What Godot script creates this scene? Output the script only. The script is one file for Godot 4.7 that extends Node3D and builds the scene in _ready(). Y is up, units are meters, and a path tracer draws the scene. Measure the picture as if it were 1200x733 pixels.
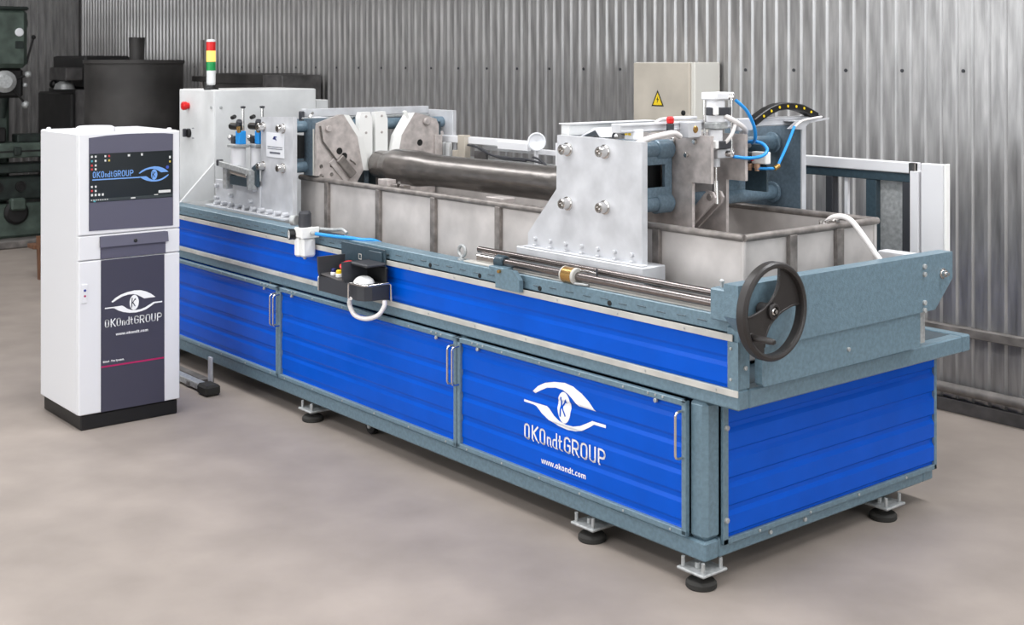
extends Node3D

# ---------------------------------------------------------------- mesh builder
class MB extends RefCounted:
	var v := PackedVector3Array()
	var n := PackedVector3Array()
	func tri(a: Vector3, b: Vector3, c: Vector3, na: Vector3, nb: Vector3, nc: Vector3) -> void:
		var g := (b - a).cross(c - a)
		if g.length_squared() < 1e-16:
			return
		if g.dot(na + nb + nc) > 0.0:   # Godot's front faces run clockwise
			v.append(a); v.append(c); v.append(b)
			n.append(na); n.append(nc); n.append(nb)
		else:
			v.append(a); v.append(b); v.append(c)
			n.append(na); n.append(nb); n.append(nc)
	func ftri(a: Vector3, b: Vector3, c: Vector3, towards: Vector3) -> void:
		var g := (b - a).cross(c - a).normalized()
		if g.dot(towards) < 0.0:
			g = -g
		tri(a, b, c, g, g, g)
	func quad(a: Vector3, b: Vector3, c: Vector3, d: Vector3, towards: Vector3) -> void:
		ftri(a, b, c, towards); ftri(a, c, d, towards)
	# axis-aligned box with chamfered edges
	func box(lo: Vector3, hi: Vector3, bev := 0.0) -> MB:
		var c := (lo + hi) * 0.5
		return obox(c, (hi - lo).abs(), Basis(), bev)
	func obox(c: Vector3, s: Vector3, bs := Basis(), bev := 0.0) -> MB:
		var h := s * 0.5
		var b: float = minf(bev, minf(h.x, minf(h.y, h.z)) * 0.9)
		var ax := [0, 1, 2]
		for a in ax:
			var p: int = (a + 1) % 3
			var q: int = (a + 2) % 3
			for sg in [-1.0, 1.0]:
				var nn := Vector3(); nn[a] = sg
				var pts: Array[Vector3] = []
				for k in [[-1, -1], [1, -1], [1, 1], [-1, 1]]:
					var w := Vector3()
					w[a] = sg * h[a]; w[p] = k[0] * (h[p] - b); w[q] = k[1] * (h[q] - b)
					pts.append(c + bs * w)
				quad(pts[0], pts[1], pts[2], pts[3], bs * nn)
				if b > 0.0:
					for sp in [-1.0, 1.0]:    # edge between face a and face p
						var e: Array[Vector3] = []
						for sq in [-1.0, 1.0]:
							var w1 := Vector3(); w1[a] = sg * h[a]; w1[p] = sp * (h[p] - b); w1[q] = sq * (h[q] - b)
							var w2 := Vector3(); w2[a] = sg * (h[a] - b); w2[p] = sp * h[p]; w2[q] = sq * (h[q] - b)
							e.append(c + bs * w1); e.append(c + bs * w2)
						var en := Vector3(); en[a] = sg; en[p] = sp
						quad(e[0], e[1], e[3], e[2], bs * en)
		if b > 0.0:
			for x in [-1.0, 1.0]:
				for y in [-1.0, 1.0]:
					for z in [-1.0, 1.0]:
						var k := Vector3(x, y, z)
						ftri(c + bs * (k * Vector3(h.x, h.y - b, h.z - b)), c + bs * (k * Vector3(h.x - b, h.y, h.z - b)), c + bs * (k * Vector3(h.x - b, h.y - b, h.z)), bs * k)
		return self
	# solid of revolution: profile of (radius, height) along axis
	func lathe(o: Vector3, axis: Vector3, prof: Array, seg := 20) -> MB:
		var w := axis.normalized()
		var u := w.cross(Vector3.UP if absf(w.y) < 0.9 else Vector3.RIGHT).normalized()
		var t := w.cross(u)
		for i in prof.size() - 1:
			var a: Vector2 = prof[i]
			var b: Vector2 = prof[i + 1]
			var d := b - a
			if d.length() < 1e-7:
				continue
			var nr := Vector2(d.y, -d.x).normalized()   # outward when heights increase
			for k in seg:
				var d0: Vector3 = u * cos(TAU * k / seg) + t * sin(TAU * k / seg)
				var d1: Vector3 = u * cos(TAU * (k + 1) / seg) + t * sin(TAU * (k + 1) / seg)
				var n0 := d0 * nr.x + w * nr.y
				var n1 := d1 * nr.x + w * nr.y
				var p00 := o + d0 * a.x + w * a.y
				var p10 := o + d1 * a.x + w * a.y
				var p01 := o + d0 * b.x + w * b.y
				var p11 := o + d1 * b.x + w * b.y
				tri(p00, p10, p11, n0, n1, n1)
				tri(p00, p11, p01, n0, n1, n0)
		return self
	func cyl(p0: Vector3, p1: Vector3, r: float, seg := 16, bev := 0.0) -> MB:
		var l := p0.distance_to(p1)
		var b := minf(bev, minf(r, l * 0.5) * 0.9)
		if b > 0.0:
			return lathe(p0, p1 - p0, [Vector2(0, 0), Vector2(r - b, 0), Vector2(r, b), Vector2(r, l - b), Vector2(r - b, l), Vector2(0, l)], seg)
		return lathe(p0, p1 - p0, [Vector2(0, 0), Vector2(r, 0), Vector2(r, l), Vector2(0, l)], seg)
	# swept round tube through points (already dense or few corners)
	func tube(pts: Array, r: float, seg := 8) -> MB:
		var prev: Array[Vector3] = []
		var pn: Array[Vector3] = []
		var u := Vector3()
		for i in pts.size():
			var d: Vector3 = (pts[mini(i + 1, pts.size() - 1)] - pts[maxi(i - 1, 0)]).normalized()
			if i == 0:
				u = d.cross(Vector3.UP if absf(d.y) < 0.9 else Vector3.RIGHT).normalized()
			else:
				u = (u - d * u.dot(d)).normalized()
			var t := d.cross(u)
			var ring: Array[Vector3] = []
			var rn: Array[Vector3] = []
			for k in seg:
				var m := u * cos(TAU * k / seg) + t * sin(TAU * k / seg)
				ring.append(pts[i] + m * r); rn.append(m)
			if i > 0:
				for k in seg:
					var k2: int = (k + 1) % seg
					tri(prev[k], prev[k2], ring[k2], pn[k], pn[k2], rn[k2])
					tri(prev[k], ring[k2], ring[k], pn[k], rn[k2], rn[k])
			if i == 0 or i == pts.size() - 1:
				for k in seg:
					ftri(pts[i], ring[k], ring[(k + 1) % seg], -d if i == 0 else d)
			prev = ring; pn = rn
		return self
	# extruded polygon: poly in the plane (o, ux, uy), thickness vector dp
	func prism(poly: Array, o: Vector3, ux: Vector3, uy: Vector3, dp: Vector3) -> MB:
		var p2 := PackedVector2Array(poly)
		var idx := Geometry2D.triangulate_polygon(p2)
		var f := func(q: Vector2) -> Vector3: return o + ux * q.x + uy * q.y
		for i in range(0, idx.size(), 3):
			var a: Vector3 = f.call(p2[idx[i]])
			var b: Vector3 = f.call(p2[idx[i + 1]])
			var c: Vector3 = f.call(p2[idx[i + 2]])
			ftri(a, b, c, -dp); ftri(a + dp, b + dp, c + dp, dp)
		var cw := Geometry2D.is_polygon_clockwise(p2)
		for i in p2.size():
			var a2 := p2[i]
			var b2 := p2[(i + 1) % p2.size()]
			var e := b2 - a2
			var out := Vector2(e.y, -e.x) * (-1.0 if cw else 1.0)
			var a: Vector3 = f.call(a2)
			var b: Vector3 = f.call(b2)
			quad(a, b, b + dp, a + dp, ux * out.x + uy * out.y)
		return self
	func ball(c: Vector3, r: float, sc := Vector3.ONE, lo := 0.0, seg := 18) -> MB:   # lo: 0 whole ball, 0.5 upper half
		var rows := 10
		var last := PI * (1.0 - lo)
		for i in rows:
			for k in seg:
				var q: Array[Vector3] = []
				for e in [[i, k], [i, k + 1], [i + 1, k + 1], [i + 1, k]]:
					var th: float = last * e[0] / rows
					var ph: float = TAU * e[1] / seg
					q.append(Vector3(sin(th) * cos(ph), cos(th), sin(th) * sin(ph)))
				tri(c + q[0] * r * sc, c + q[1] * r * sc, c + q[2] * r * sc, q[0], q[1], q[2])
				tri(c + q[0] * r * sc, c + q[2] * r * sc, c + q[3] * r * sc, q[0], q[2], q[3])
		return self
	func recentre() -> Vector3:
		if v.is_empty():
			return Vector3()
		var lo := v[0]
		var hi := v[0]
		for p in v:
			lo = lo.min(p); hi = hi.max(p)
		var c := (lo + hi) * 0.5
		for i in v.size():
			v[i] -= c
		return c
	func mesh() -> ArrayMesh:
		var arr := []
		arr.resize(Mesh.ARRAY_MAX)
		arr[Mesh.ARRAY_VERTEX] = v
		arr[Mesh.ARRAY_NORMAL] = n
		var m := ArrayMesh.new()
		m.add_surface_from_arrays(Mesh.PRIMITIVE_TRIANGLES, arr)
		return m

# ---------------------------------------------------------------- nodes
var wp := {}       # node -> its place in the world
var names := {}

func numbered(called: String) -> String:
	var k: int = names.get(called, 0)
	names[called] = k + 1
	return called if k == 0 else "%s_%03d" % [called, k]

func thing(called: String, label: String, category: String, at := Vector3.ZERO, group := "") -> Node3D:
	var o := Node3D.new()
	o.name = numbered(called)
	add_child(o, true)
	o.position = at
	wp[o] = at
	o.set_meta("label", label); o.set_meta("category", category)
	if group: o.set_meta("group", group)
	return o

func part(called: String, m: MB, mat: Material, parent: Node3D, label := "") -> MeshInstance3D:
	var o := MeshInstance3D.new()
	o.name = called
	var c := m.recentre()
	o.mesh = m.mesh()
	o.material_override = mat
	parent.add_child(o, true)
	o.position = c - (wp[parent] as Vector3)
	wp[o] = c
	if label: o.set_meta("label", label)
	return o

func stuff(o: Node3D) -> void:
	o.set_meta("kind", "stuff")

func single(called: String, m: MB, mat: Material, label: String, category: String, group := "") -> MeshInstance3D:
	var o := MeshInstance3D.new()
	o.name = numbered(called)
	var c := m.recentre()
	o.mesh = m.mesh()
	o.material_override = mat
	add_child(o, true)
	o.position = c
	wp[o] = c
	o.set_meta("label", label); o.set_meta("category", category)
	if group: o.set_meta("group", group)
	return o

func struct(called: String, m: MB, mat: Material) -> MeshInstance3D:
	var o := MeshInstance3D.new()
	o.name = called
	var c := m.recentre()
	o.mesh = m.mesh()
	o.material_override = mat
	add_child(o, true)
	o.position = c
	wp[o] = c
	o.set_meta("kind", "structure")
	return o

func V(x: float, y: float, z: float) -> Vector3: return Vector3(x, y, z)
func P(x: float, y: float) -> Vector2: return Vector2(x, y)

func bx(x0: float, x1: float, y0: float, y1: float, z0: float, z1: float, bev := 0.003) -> MB:
	return MB.new().box(V(minf(x0, x1), minf(y0, y1), minf(z0, z1)), V(maxf(x0, x1), maxf(y0, y1), maxf(z0, z1)), bev)

func curve(pts: Array, steps := 6) -> Array:      # Catmull-Rom through the points
	var out := []
	for i in pts.size() - 1:
		var p0: Vector3 = pts[maxi(i - 1, 0)]
		var p1: Vector3 = pts[i]
		var p2: Vector3 = pts[i + 1]
		var p3: Vector3 = pts[mini(i + 2, pts.size() - 1)]
		for k in steps:
			out.append(p1.cubic_interpolate(p2, p0, p3, float(k) / steps))
	out.append(pts[-1])
	return out

# ---------------------------------------------------------------- materials
func noise_tex(freq: float, sd: int, lo: float, hi: float, oct := 4, w := 512, h := 512, tint := Color.WHITE) -> NoiseTexture2D:
	var nz := FastNoiseLite.new()
	nz.noise_type = FastNoiseLite.TYPE_SIMPLEX_SMOOTH
	nz.frequency = freq
	nz.seed = sd
	nz.fractal_octaves = oct
	var g := Gradient.new()
	g.set_color(0, Color(lo, lo, lo) * tint); g.set_color(1, Color(hi, hi, hi))
	var t := NoiseTexture2D.new()
	t.width = w; t.height = h
	t.seamless = true
	t.noise = nz
	t.color_ramp = g
	return t

func mat(col: Color, rough := 0.5, metal := 0.0, tex: Texture2D = null, scale := Vector3.ONE) -> StandardMaterial3D:
	var m := StandardMaterial3D.new()
	m.albedo_color = col
	m.roughness = rough
	m.metallic = metal
	if tex:
		m.albedo_texture = tex
		m.uv1_triplanar = true
		m.uv1_world_triplanar = true
		m.uv1_scale = scale
	return m

var M := {}

func make_materials() -> void:
	var mottle := noise_tex(0.008, 3, 0.86, 1.0, 5)
	var fine := noise_tex(0.03, 5, 0.84, 1.0, 4)
	var bumps := noise_tex(0.09, 9, 0.0, 1.0, 2)
	var brushed := noise_tex(0.02, 11, 0.78, 1.0, 4)
	var grime := noise_tex(0.012, 21, 0.62, 1.0, 5)
	M.blue = mat(Color(0.0, 0.335, 0.80), 0.26, 0.0, noise_tex(0.01, 31, 0.94, 1.0, 3), Vector3(0.7, 0.7, 0.7))
	M.blue.metallic_specular = 0.28
	M.paint = mat(Color(0.45, 0.55, 0.605), 0.36, 0.05, fine, Vector3(2.5, 2.5, 2.5))
	M.paint.heightmap_enabled = true; M.paint.heightmap_texture = bumps; M.paint.heightmap_scale = 0.05
	M.paint_dark = mat(Color(0.25, 0.32, 0.36), 0.32, 0.12, fine, Vector3(2.5, 2.5, 2.5))
	M.tube_blue = mat(Color(0.47, 0.555, 0.615), 0.24, 0.1, fine, Vector3(3, 3, 3))
	M.plate_blue = mat(Color(0.41, 0.475, 0.525), 0.34, 0.12, fine, Vector3(2.5, 2.5, 2.5))
	M.strip = mat(Color(0.80, 0.79, 0.765), 0.55, 0.0, mottle, Vector3(1, 1, 1))
	M.white = mat(Color(0.875, 0.875, 0.885), 0.42)
	M.white_warm = mat(Color(0.90, 0.905, 0.905), 0.45, 0.0, mottle, Vector3(0.5, 0.5, 0.5))
	M.nylon = mat(Color(0.93, 0.93, 0.92), 0.45)
	M.grey_band = mat(Color(0.335, 0.33, 0.395), 0.5)
	M.grey_dark_band = mat(Color(0.235, 0.23, 0.29), 0.5)
	M.black = mat(Color(0.035, 0.035, 0.04), 0.45)
	M.rubber = mat(Color(0.16, 0.155, 0.145), 0.8)
	M.black_wheel = mat(Color(0.19, 0.175, 0.17), 0.42, 0.0, fine, Vector3(6, 6, 6))
	M.plastic_dark = mat(Color(0.20, 0.205, 0.225), 0.5)
	M.stainless = mat(Color(0.86, 0.835, 0.82), 0.40, 0.15, noise_tex(0.008, 23, 0.86, 1.0, 5), Vector3(0.9, 0.9, 0.9))
	M.stainless_dark = mat(Color(0.66, 0.63, 0.61), 0.38, 0.35, grime, Vector3(1.6, 1.6, 1.6))
	M.plate = mat(Color(0.85, 0.855, 0.87), 0.40, 0.2, mottle, Vector3(1.2, 1.2, 1.2))
	M.steel = mat(Color(0.83, 0.795, 0.78), 0.40, 0.25, noise_tex(0.012, 25, 0.78, 1.0, 5), Vector3(2, 2, 2))
	M.chrome = mat(Color(0.84, 0.83, 0.82), 0.16, 1.0)
	M.shaft = mat(Color(0.62, 0.585, 0.575), 0.22, 0.95, noise_tex(0.05, 41, 0.8, 1.0, 3), Vector3(1, 6, 6))
	M.galv = mat(Color(0.76, 0.77, 0.77), 0.42, 0.3, brushed, Vector3(3, 3, 3))
	M.pipe = mat(Color(0.58, 0.56, 0.545), 0.27, 0.75, noise_tex(0.02, 51, 0.78, 1.0, 5), Vector3(0.7, 3, 3))
	M.brass = mat(Color(0.78, 0.62, 0.38), 0.25, 0.9)
	M.copper = mat(Color(0.74, 0.60, 0.50), 0.4, 0.4)
	M.hose_blue = mat(Color(0.14, 0.58, 0.89), 0.3)
	M.hose_white = mat(Color(0.90, 0.88, 0.87), 0.4)
	M.red = mat(Color(0.82, 0.06, 0.07), 0.35)
	M.green = mat(Color(0.03, 0.55, 0.28), 0.35)
	M.yellow = mat(Color(0.93, 0.80, 0.12), 0.4)
	M.navy = mat(Color(0.08, 0.10, 0.35), 0.4)
	M.beige = mat(Color(0.80, 0.765, 0.71), 0.5, 0.0, mottle, Vector3(0.5, 0.5, 0.5))
	M.beige_lit_side = mat(Color(0.83, 0.82, 0.79), 0.5)  # paler beige that paints in the lit side of the switch box
	M.print_white = mat(Color(0.95, 0.95, 0.95), 0.5)
	M.print_black = mat(Color(0.03, 0.03, 0.03), 0.6)
	M.print_grey = mat(Color(0.42, 0.43, 0.47), 0.6)
	M.print_blue = mat(Color(0.13, 0.20, 0.55), 0.5)
	M.magenta = mat(Color(0.66, 0.07, 0.34), 0.5)
	M.label = mat(Color(0.90, 0.905, 0.92), 0.5)
	M.mill_green = mat(Color(0.36, 0.42, 0.385), 0.5, 0.1, grime, Vector3(0.7, 0.7, 0.7))
	M.mill_dark = mat(Color(0.20, 0.24, 0.225), 0.5, 0.2, grime, Vector3(1, 1, 1))
	M.machine_black = mat(Color(0.13, 0.125, 0.125), 0.6, 0.1, grime, Vector3(0.8, 0.8, 0.8))
	M.tank_dark = mat(Color(0.32, 0.31, 0.305), 0.55, 0.3, noise_tex(0.006, 61, 0.62, 1.0, 5), Vector3(0.5, 0.5, 0.5))
	M.grey_metal = mat(Color(0.42, 0.41, 0.41), 0.5, 0.3, grime, Vector3(0.8, 0.8, 0.8))
	M.wood = mat(Color(0.48, 0.33, 0.235), 0.7, 0.0, noise_tex(0.02, 71, 0.7, 1.0, 4), Vector3(4, 0.6, 4))
	M.wall = mat(Color(0.745, 0.738, 0.735), 0.30, 0.6, noise_tex(0.012, 81, 0.74, 1.0, 5), Vector3(2.2, 0.28, 2.2))
	M.wall_paint = mat(Color(0.86, 0.855, 0.84), 0.8)  # pale paint for walls out of view, picked to bounce light
	M.ceiling = mat(Color(0.80, 0.80, 0.80), 0.85)
	M.rail_grey = mat(Color(0.56, 0.54, 0.525), 0.55, 0.2, grime, Vector3(1, 1, 1))
	M.floor = mat(Color(0.63, 0.588, 0.556), 0.55, 0.0, noise_tex(0.005, 91, 0.885, 1.0, 6, 1024, 1024), Vector3(0.35, 0.35, 0.35))
	M.floor.metallic_specular = 0.35
	M.lamp = mat(Color(0.9, 0.9, 0.9), 0.6)
	M.lamp.emission_enabled = true; M.lamp.emission = Color(1, 0.99, 0.97); M.lamp.emission_energy_multiplier = 1.5
	M.unseen_window_glow = mat(Color(0.9, 0.9, 0.9), 0.6)  # glow of the two unseen windows
	M.unseen_window_glow.emission_enabled = true; M.unseen_window_glow.emission = Color(0.95, 0.98, 1.0); M.unseen_window_glow.emission_energy_multiplier = 1.6
	M.screen = mat(Color(0.02, 0.022, 0.026), 0.25)
	M.screen.emission_enabled = true; M.screen.emission = Color(0.11, 0.135, 0.15); M.screen.emission_energy_multiplier = 1.0
	for it in [["screen_blue", Color(0.50, 0.70, 0.98)], ["screen_white", Color(0.93, 0.93, 0.93)], ["screen_red", Color(0.85, 0.25, 0.27)], ["screen_teal", Color(0.30, 0.66, 0.72)], ["screen_yellow", Color(0.86, 0.76, 0.36)], ["screen_navy", Color(0.25, 0.36, 0.75)], ["screen_bar", Color(0.22, 0.25, 0.26)]]:
		M[it[0]] = mat(Color(0.03, 0.03, 0.03), 0.3)
		M[it[0]].emission_enabled = true; M[it[0]].emission = it[1]
	M.lamp_yellow = mat(Color(0.95, 0.72, 0.25), 0.3)
	M.lamp_yellow.emission_enabled = true; M.lamp_yellow.emission = Color(1.0, 0.84, 0.50); M.lamp_yellow.emission_energy_multiplier = 1.0

# ---------------------------------------------------------------- ribbed sheet metal
const RIB := 0.1065
# (height, depth) pairs from y0 to y1; ledge = height of one upper ledge
func ribs(y0: float, y1: float, ledge: float, depth := 0.009) -> Array:
	var out := []
	var k0 := int(floor((y0 - ledge) / RIB)) - 1
	var k1 := int(ceil((y1 - ledge) / RIB)) + 1
	var raw := []
	for k in range(k0, k1 + 1):
		var t := ledge + k * RIB
		raw.append(P(t - 0.090, 0.0)); raw.append(P(t - 0.080, depth)); raw.append(P(t - 0.017, depth)); raw.append(P(t, 0.0))
	for i in raw.size() - 1:
		var a: Vector2 = raw[i]
		var b: Vector2 = raw[i + 1]
		if b.x <= y0 or a.x >= y1:
			continue
		var aa := a if a.x >= y0 else a.lerp(b, (y0 - a.x) / (b.x - a.x))
		var bb := b if b.x <= y1 else a.lerp(b, (y1 - a.x) / (b.x - a.x))
		if out.is_empty():
			out.append(aa)
		out.append(bb)
	return out

func rib_sheet(a: Vector3, b: Vector3, nrm: Vector3, pr: Array) -> MB:     # a, b: ends of the run (height ignored)
	var m := MB.new()
	for i in pr.size() - 1:
		var lo: Vector2 = pr[i]
		var hi: Vector2 = pr[i + 1]
		var q0 := V(a.x, lo.x, a.z) + nrm * lo.y
		var q1 := V(b.x, lo.x, b.z) + nrm * lo.y
		var q2 := V(b.x, hi.x, b.z) + nrm * hi.y
		var q3 := V(a.x, hi.x, a.z) + nrm * hi.y
		var face := nrm * (hi.x - lo.x) + Vector3.UP * (lo.y - hi.y)
		m.quad(q0, q1, q2, q3, face)
		var bk := -nrm * 0.002
		m.quad(q0 + bk, q1 + bk, q2 + bk, q3 + bk, -face)
	return m

# ---------------------------------------------------------------- printed marks (flat polygons laid on a surface)
func stroke(out: Array, pts: Array, w: float) -> void:
	for i in pts.size() - 1:
		var a: Vector2 = pts[i]
		var b: Vector2 = pts[i + 1]
		var d := (b - a).normalized()
		var s := Vector2(-d.y, d.x) * w * 0.5
		var e := d * w * (0.32 if i > 0 else 0.0)
		var e2 := d * w * (0.32 if i < pts.size() - 2 else 0.0)
		out.append([a + s - e, b + s + e2, b - s + e2, a - s - e])

func glyph(out: Array, ch: String, x0: float, x1: float, y0: float, y1: float, w: float) -> void:
	var h := w * 0.5
	var l := x0 + h
	var r := x1 - h
	var b := y0 + h
	var t := y1 - h
	var c := minf((r - l) * 0.42, (t - b) * 0.3)
	var m := (b + t) * 0.5
	var oval := [P(l, b + c), P(l + c * 0.3, b + c * 0.3), P(l + c, b), P(r - c, b), P(r - c * 0.3, b + c * 0.3), P(r, b + c), P(r, t - c), P(r - c * 0.3, t - c * 0.3), P(r - c, t), P(l + c, t), P(l + c * 0.3, t - c * 0.3), P(l, t - c), P(l, b + c)]
	match ch:
		"O": stroke(out, oval, w)
		"K":
			stroke(out, [P(l, y0), P(l, y1)], w)
			stroke(out, [P(l, m - c * 0.2), P(r, y1)], w)
			stroke(out, [P(l + (r - l) * 0.28, m + c * 0.2), P(r, y0)], w)
		"G":
			stroke(out, [P(r, t - c), P(r - c * 0.3, t - c * 0.3), P(r - c, t), P(l + c, t), P(l + c * 0.3, t - c * 0.3), P(l, t - c), P(l, b + c), P(l + c * 0.3, b + c * 0.3), P(l + c, b), P(r - c, b), P(r - c * 0.3, b + c * 0.3), P(r, b + c), P(r, m), P((l + r) * 0.5, m)], w)
		"R", "P":
			stroke(out, [P(l, y0), P(l, t), P(r - c, t), P(r - c * 0.3, t - c * 0.3), P(r, t - c), P(r, m + c * 0.7), P(r - c * 0.3, m), P(r - c, m - c * 0.2), P(l, m - c * 0.2)], w)
			if ch == "R":
				stroke(out, [P((l + r) * 0.5, m - c * 0.2), P(r, y0)], w)
		"U":
			stroke(out, [P(l, y1), P(l, b + c), P(l + c * 0.3, b + c * 0.3), P(l + c, b), P(r - c, b), P(r - c * 0.3, b + c * 0.3), P(r, b + c), P(r, y1)], w)
		"n":
			stroke(out, [P(l, y0), P(l, t), P(r - c, t), P(r - c * 0.3, t - c * 0.3), P(r, t - c), P(r, y0)], w)
		"d":
			var tt := y0 + (y1 - y0) * 0.62
			stroke(out, [P(r, y1), P(r, y0)], w)
			stroke(out, [P(r, tt - h), P(l + c, tt - h), P(l + c * 0.3, tt - h - c * 0.3), P(l, tt - h - c), P(l, b + c), P(l + c * 0.3, b + c * 0.3), P(l + c, b), P(r, b)], w)
		"t":
			var xm := l + (r - l) * 0.35
			stroke(out, [P(xm, y1), P(xm, b + c), P(xm + c * 0.3, b + c * 0.3), P(xm + c, b), P(x1, b)], w)
			stroke(out, [P(x0, y0 + (y1 - y0) * 0.66), P(x1, y0 + (y1 - y0) * 0.66)], w)

func logo_word(out: Array, bold := 1.0) -> void:       # "OKOndt GROUP" in a box one unit wide, baseline -0.121
	var w := 0.0165 * bold
	for g in [["O", 0.034, 0.103], ["K", 0.130, 0.217], ["O", 0.229, 0.300], ["G", 0.528, 0.606], ["R", 0.622, 0.704], ["O", 0.723, 0.803], ["U", 0.822, 0.899], ["P", 0.922, 1.006]]:
		glyph(out, g[0], g[1], g[2], -0.121, 0.014, w)
	glyph(out, "n", 0.321, 0.372, -0.119, -0.036, w * 0.85)
	glyph(out, "d", 0.388, 0.445, -0.119, 0.014, w * 0.85)
	glyph(out, "t", 0.460, 0.503, -0.119, 0.004, w * 0.85)

func logo_eye(out: Array, bars := true) -> void:      # the eye of two lids round an iris with a K
	out.append([P(0.140, 0.293), P(0.209, 0.350), P(0.297, 0.393), P(0.406, 0.421), P(0.531, 0.437), P(0.636, 0.428), P(0.738, 0.393), P(0.819, 0.348), P(0.893, 0.286), P(0.697, 0.284), P(0.636, 0.323), P(0.574, 0.359), P(0.510, 0.378), P(0.426, 0.379), P(0.320, 0.357), P(0.243, 0.321), P(0.166, 0.280)])
	if bars:
		out.append([P(0.032, 0.207), P(0.155, 0.206), P(0.320, 0.209), P(0.351, 0.194), P(0.406, 0.150), P(0.469, 0.121), P(0.553, 0.108), P(0.636, 0.112), P(0.718, 0.135), P(0.798, 0.174), P(0.858, 0.205), P(1.011, 0.207), P(1.011, 0.183), P(0.879, 0.181), P(0.819, 0.144), P(0.738, 0.101), P(0.656, 0.077), P(0.553, 0.067), P(0.447, 0.075), P(0.340, 0.101), P(0.254, 0.138), P(0.189, 0.181), P(0.155, 0.187), P(0.032, 0.187)])
	else:
		out.append([P(0.13, 0.209), P(0.320, 0.209), P(0.351, 0.194), P(0.406, 0.150), P(0.469, 0.121), P(0.553, 0.108), P(0.636, 0.112), P(0.718, 0.135), P(0.798, 0.174), P(0.893, 0.232), P(0.893, 0.205), P(0.819, 0.144), P(0.738, 0.101), P(0.656, 0.077), P(0.553, 0.067), P(0.447, 0.075), P(0.340, 0.101), P(0.254, 0.138), P(0.189, 0.181), P(0.13, 0.187)])

func iris(out: Array) -> void:
	var el := []
	for k in 28:
		el.append(P(0.527 + 0.079 * cos(TAU * k / 28), 0.239 + 0.125 * sin(TAU * k / 28)))
	out.append(el)

func iris_k(out: Array) -> void:
	stroke(out, [P(0.492, 0.318), P(0.482, 0.158)], 0.017)
	stroke(out, [P(0.488, 0.224), P(0.540, 0.292)], 0.015)
	stroke(out, [P(0.503, 0.240), P(0.544, 0.172)], 0.015)
	out.append([P(0.524, 0.290), P(0.552, 0.312), P(0.554, 0.272)])

func text_polys(out: Array, txt: String, x0: float, x1: float, y0: float, y1: float, bold := true) -> void:
	var tm := TextMesh.new()
	var f := SystemFont.new()
	f.font_names = PackedStringArray(["Droid Sans"])
	f.font_weight = 700 if bold else 400
	tm.font = f
	tm.text = txt
	tm.font_size = 64
	tm.pixel_size = 0.01
	tm.depth = 0.0
	var bb := tm.get_aabb()
	for s in tm.get_surface_count():
		var a := tm.surface_get_arrays(s)
		var vs: PackedVector3Array = a[Mesh.ARRAY_VERTEX]
		var ix: PackedInt32Array = a[Mesh.ARRAY_INDEX]
		for i in range(0, ix.size(), 3):
			var t := []
			for k in 3:
				var p := vs[ix[i + k]]
				t.append(P(remap(p.x, bb.position.x, bb.end.x, x0, x1), remap(p.y, bb.position.y, bb.end.y, y0, y1)))
			if absf((t[1] - t[0]).cross(t[2] - t[0])) > 1e-9:
				out.append(t)

# lays polygons (in print units) on a plane: point = o + ux*x + uy*y; pr: ribs of the sheet (optional), in metres of height above o
func print_on(polys: Array, o: Vector3, ux: Vector3, uy: Vector3, nrm: Vector3, pr := [], lift := 0.0012) -> MB:
	var m := MB.new()
	var sy := uy.length()
	for poly in polys:
		var pieces := []
		if pr.is_empty():
			pieces.append([PackedVector2Array(poly), null])
		else:
			for i in pr.size() - 1:
				var ya: float = (pr[i].x - o.y) / sy
				var yb: float = (pr[i + 1].x - o.y) / sy
				for q in Geometry2D.intersect_polygons(PackedVector2Array(poly), PackedVector2Array([P(-5, ya), P(5, ya), P(5, yb), P(-5, yb)])):
					pieces.append([q, i])
		for pc in pieces:
			var p2: PackedVector2Array = pc[0]
			var idx := Geometry2D.triangulate_polygon(p2)
			for i in range(0, idx.size(), 3):
				var w: Array[Vector3] = []
				for k in 3:
					var q := p2[idx[i + k]]
					var dz := lift
					if pc[1] != null:
						var a: Vector2 = pr[pc[1]]
						var b: Vector2 = pr[pc[1] + 1]
						dz += lerpf(a.y, b.y, clampf((o.y + q.y * sy - a.x) / maxf(b.x - a.x, 1e-6), 0.0, 1.0))
					w.append(o + ux * q.x + uy * q.y + nrm * dz)
				m.ftri(w[0], w[1], w[2], nrm)
	return m

# ---------------------------------------------------------------- small pieces
func bolt(at: Vector3, dir: Vector3, r := 0.008, l := 0.007) -> MB:
	return MB.new().lathe(at, dir, [P(0, 0), P(r, 0), P(r, l), P(0, l)], 6)

func add_bolt(m: MB, at: Vector3, dir: Vector3, r := 0.008, l := 0.007) -> void:
	m.lathe(at, dir, [P(r, 0), P(r, l), P(r * 0.8, l * 1.2), P(0, l * 1.2)], 8)

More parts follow.
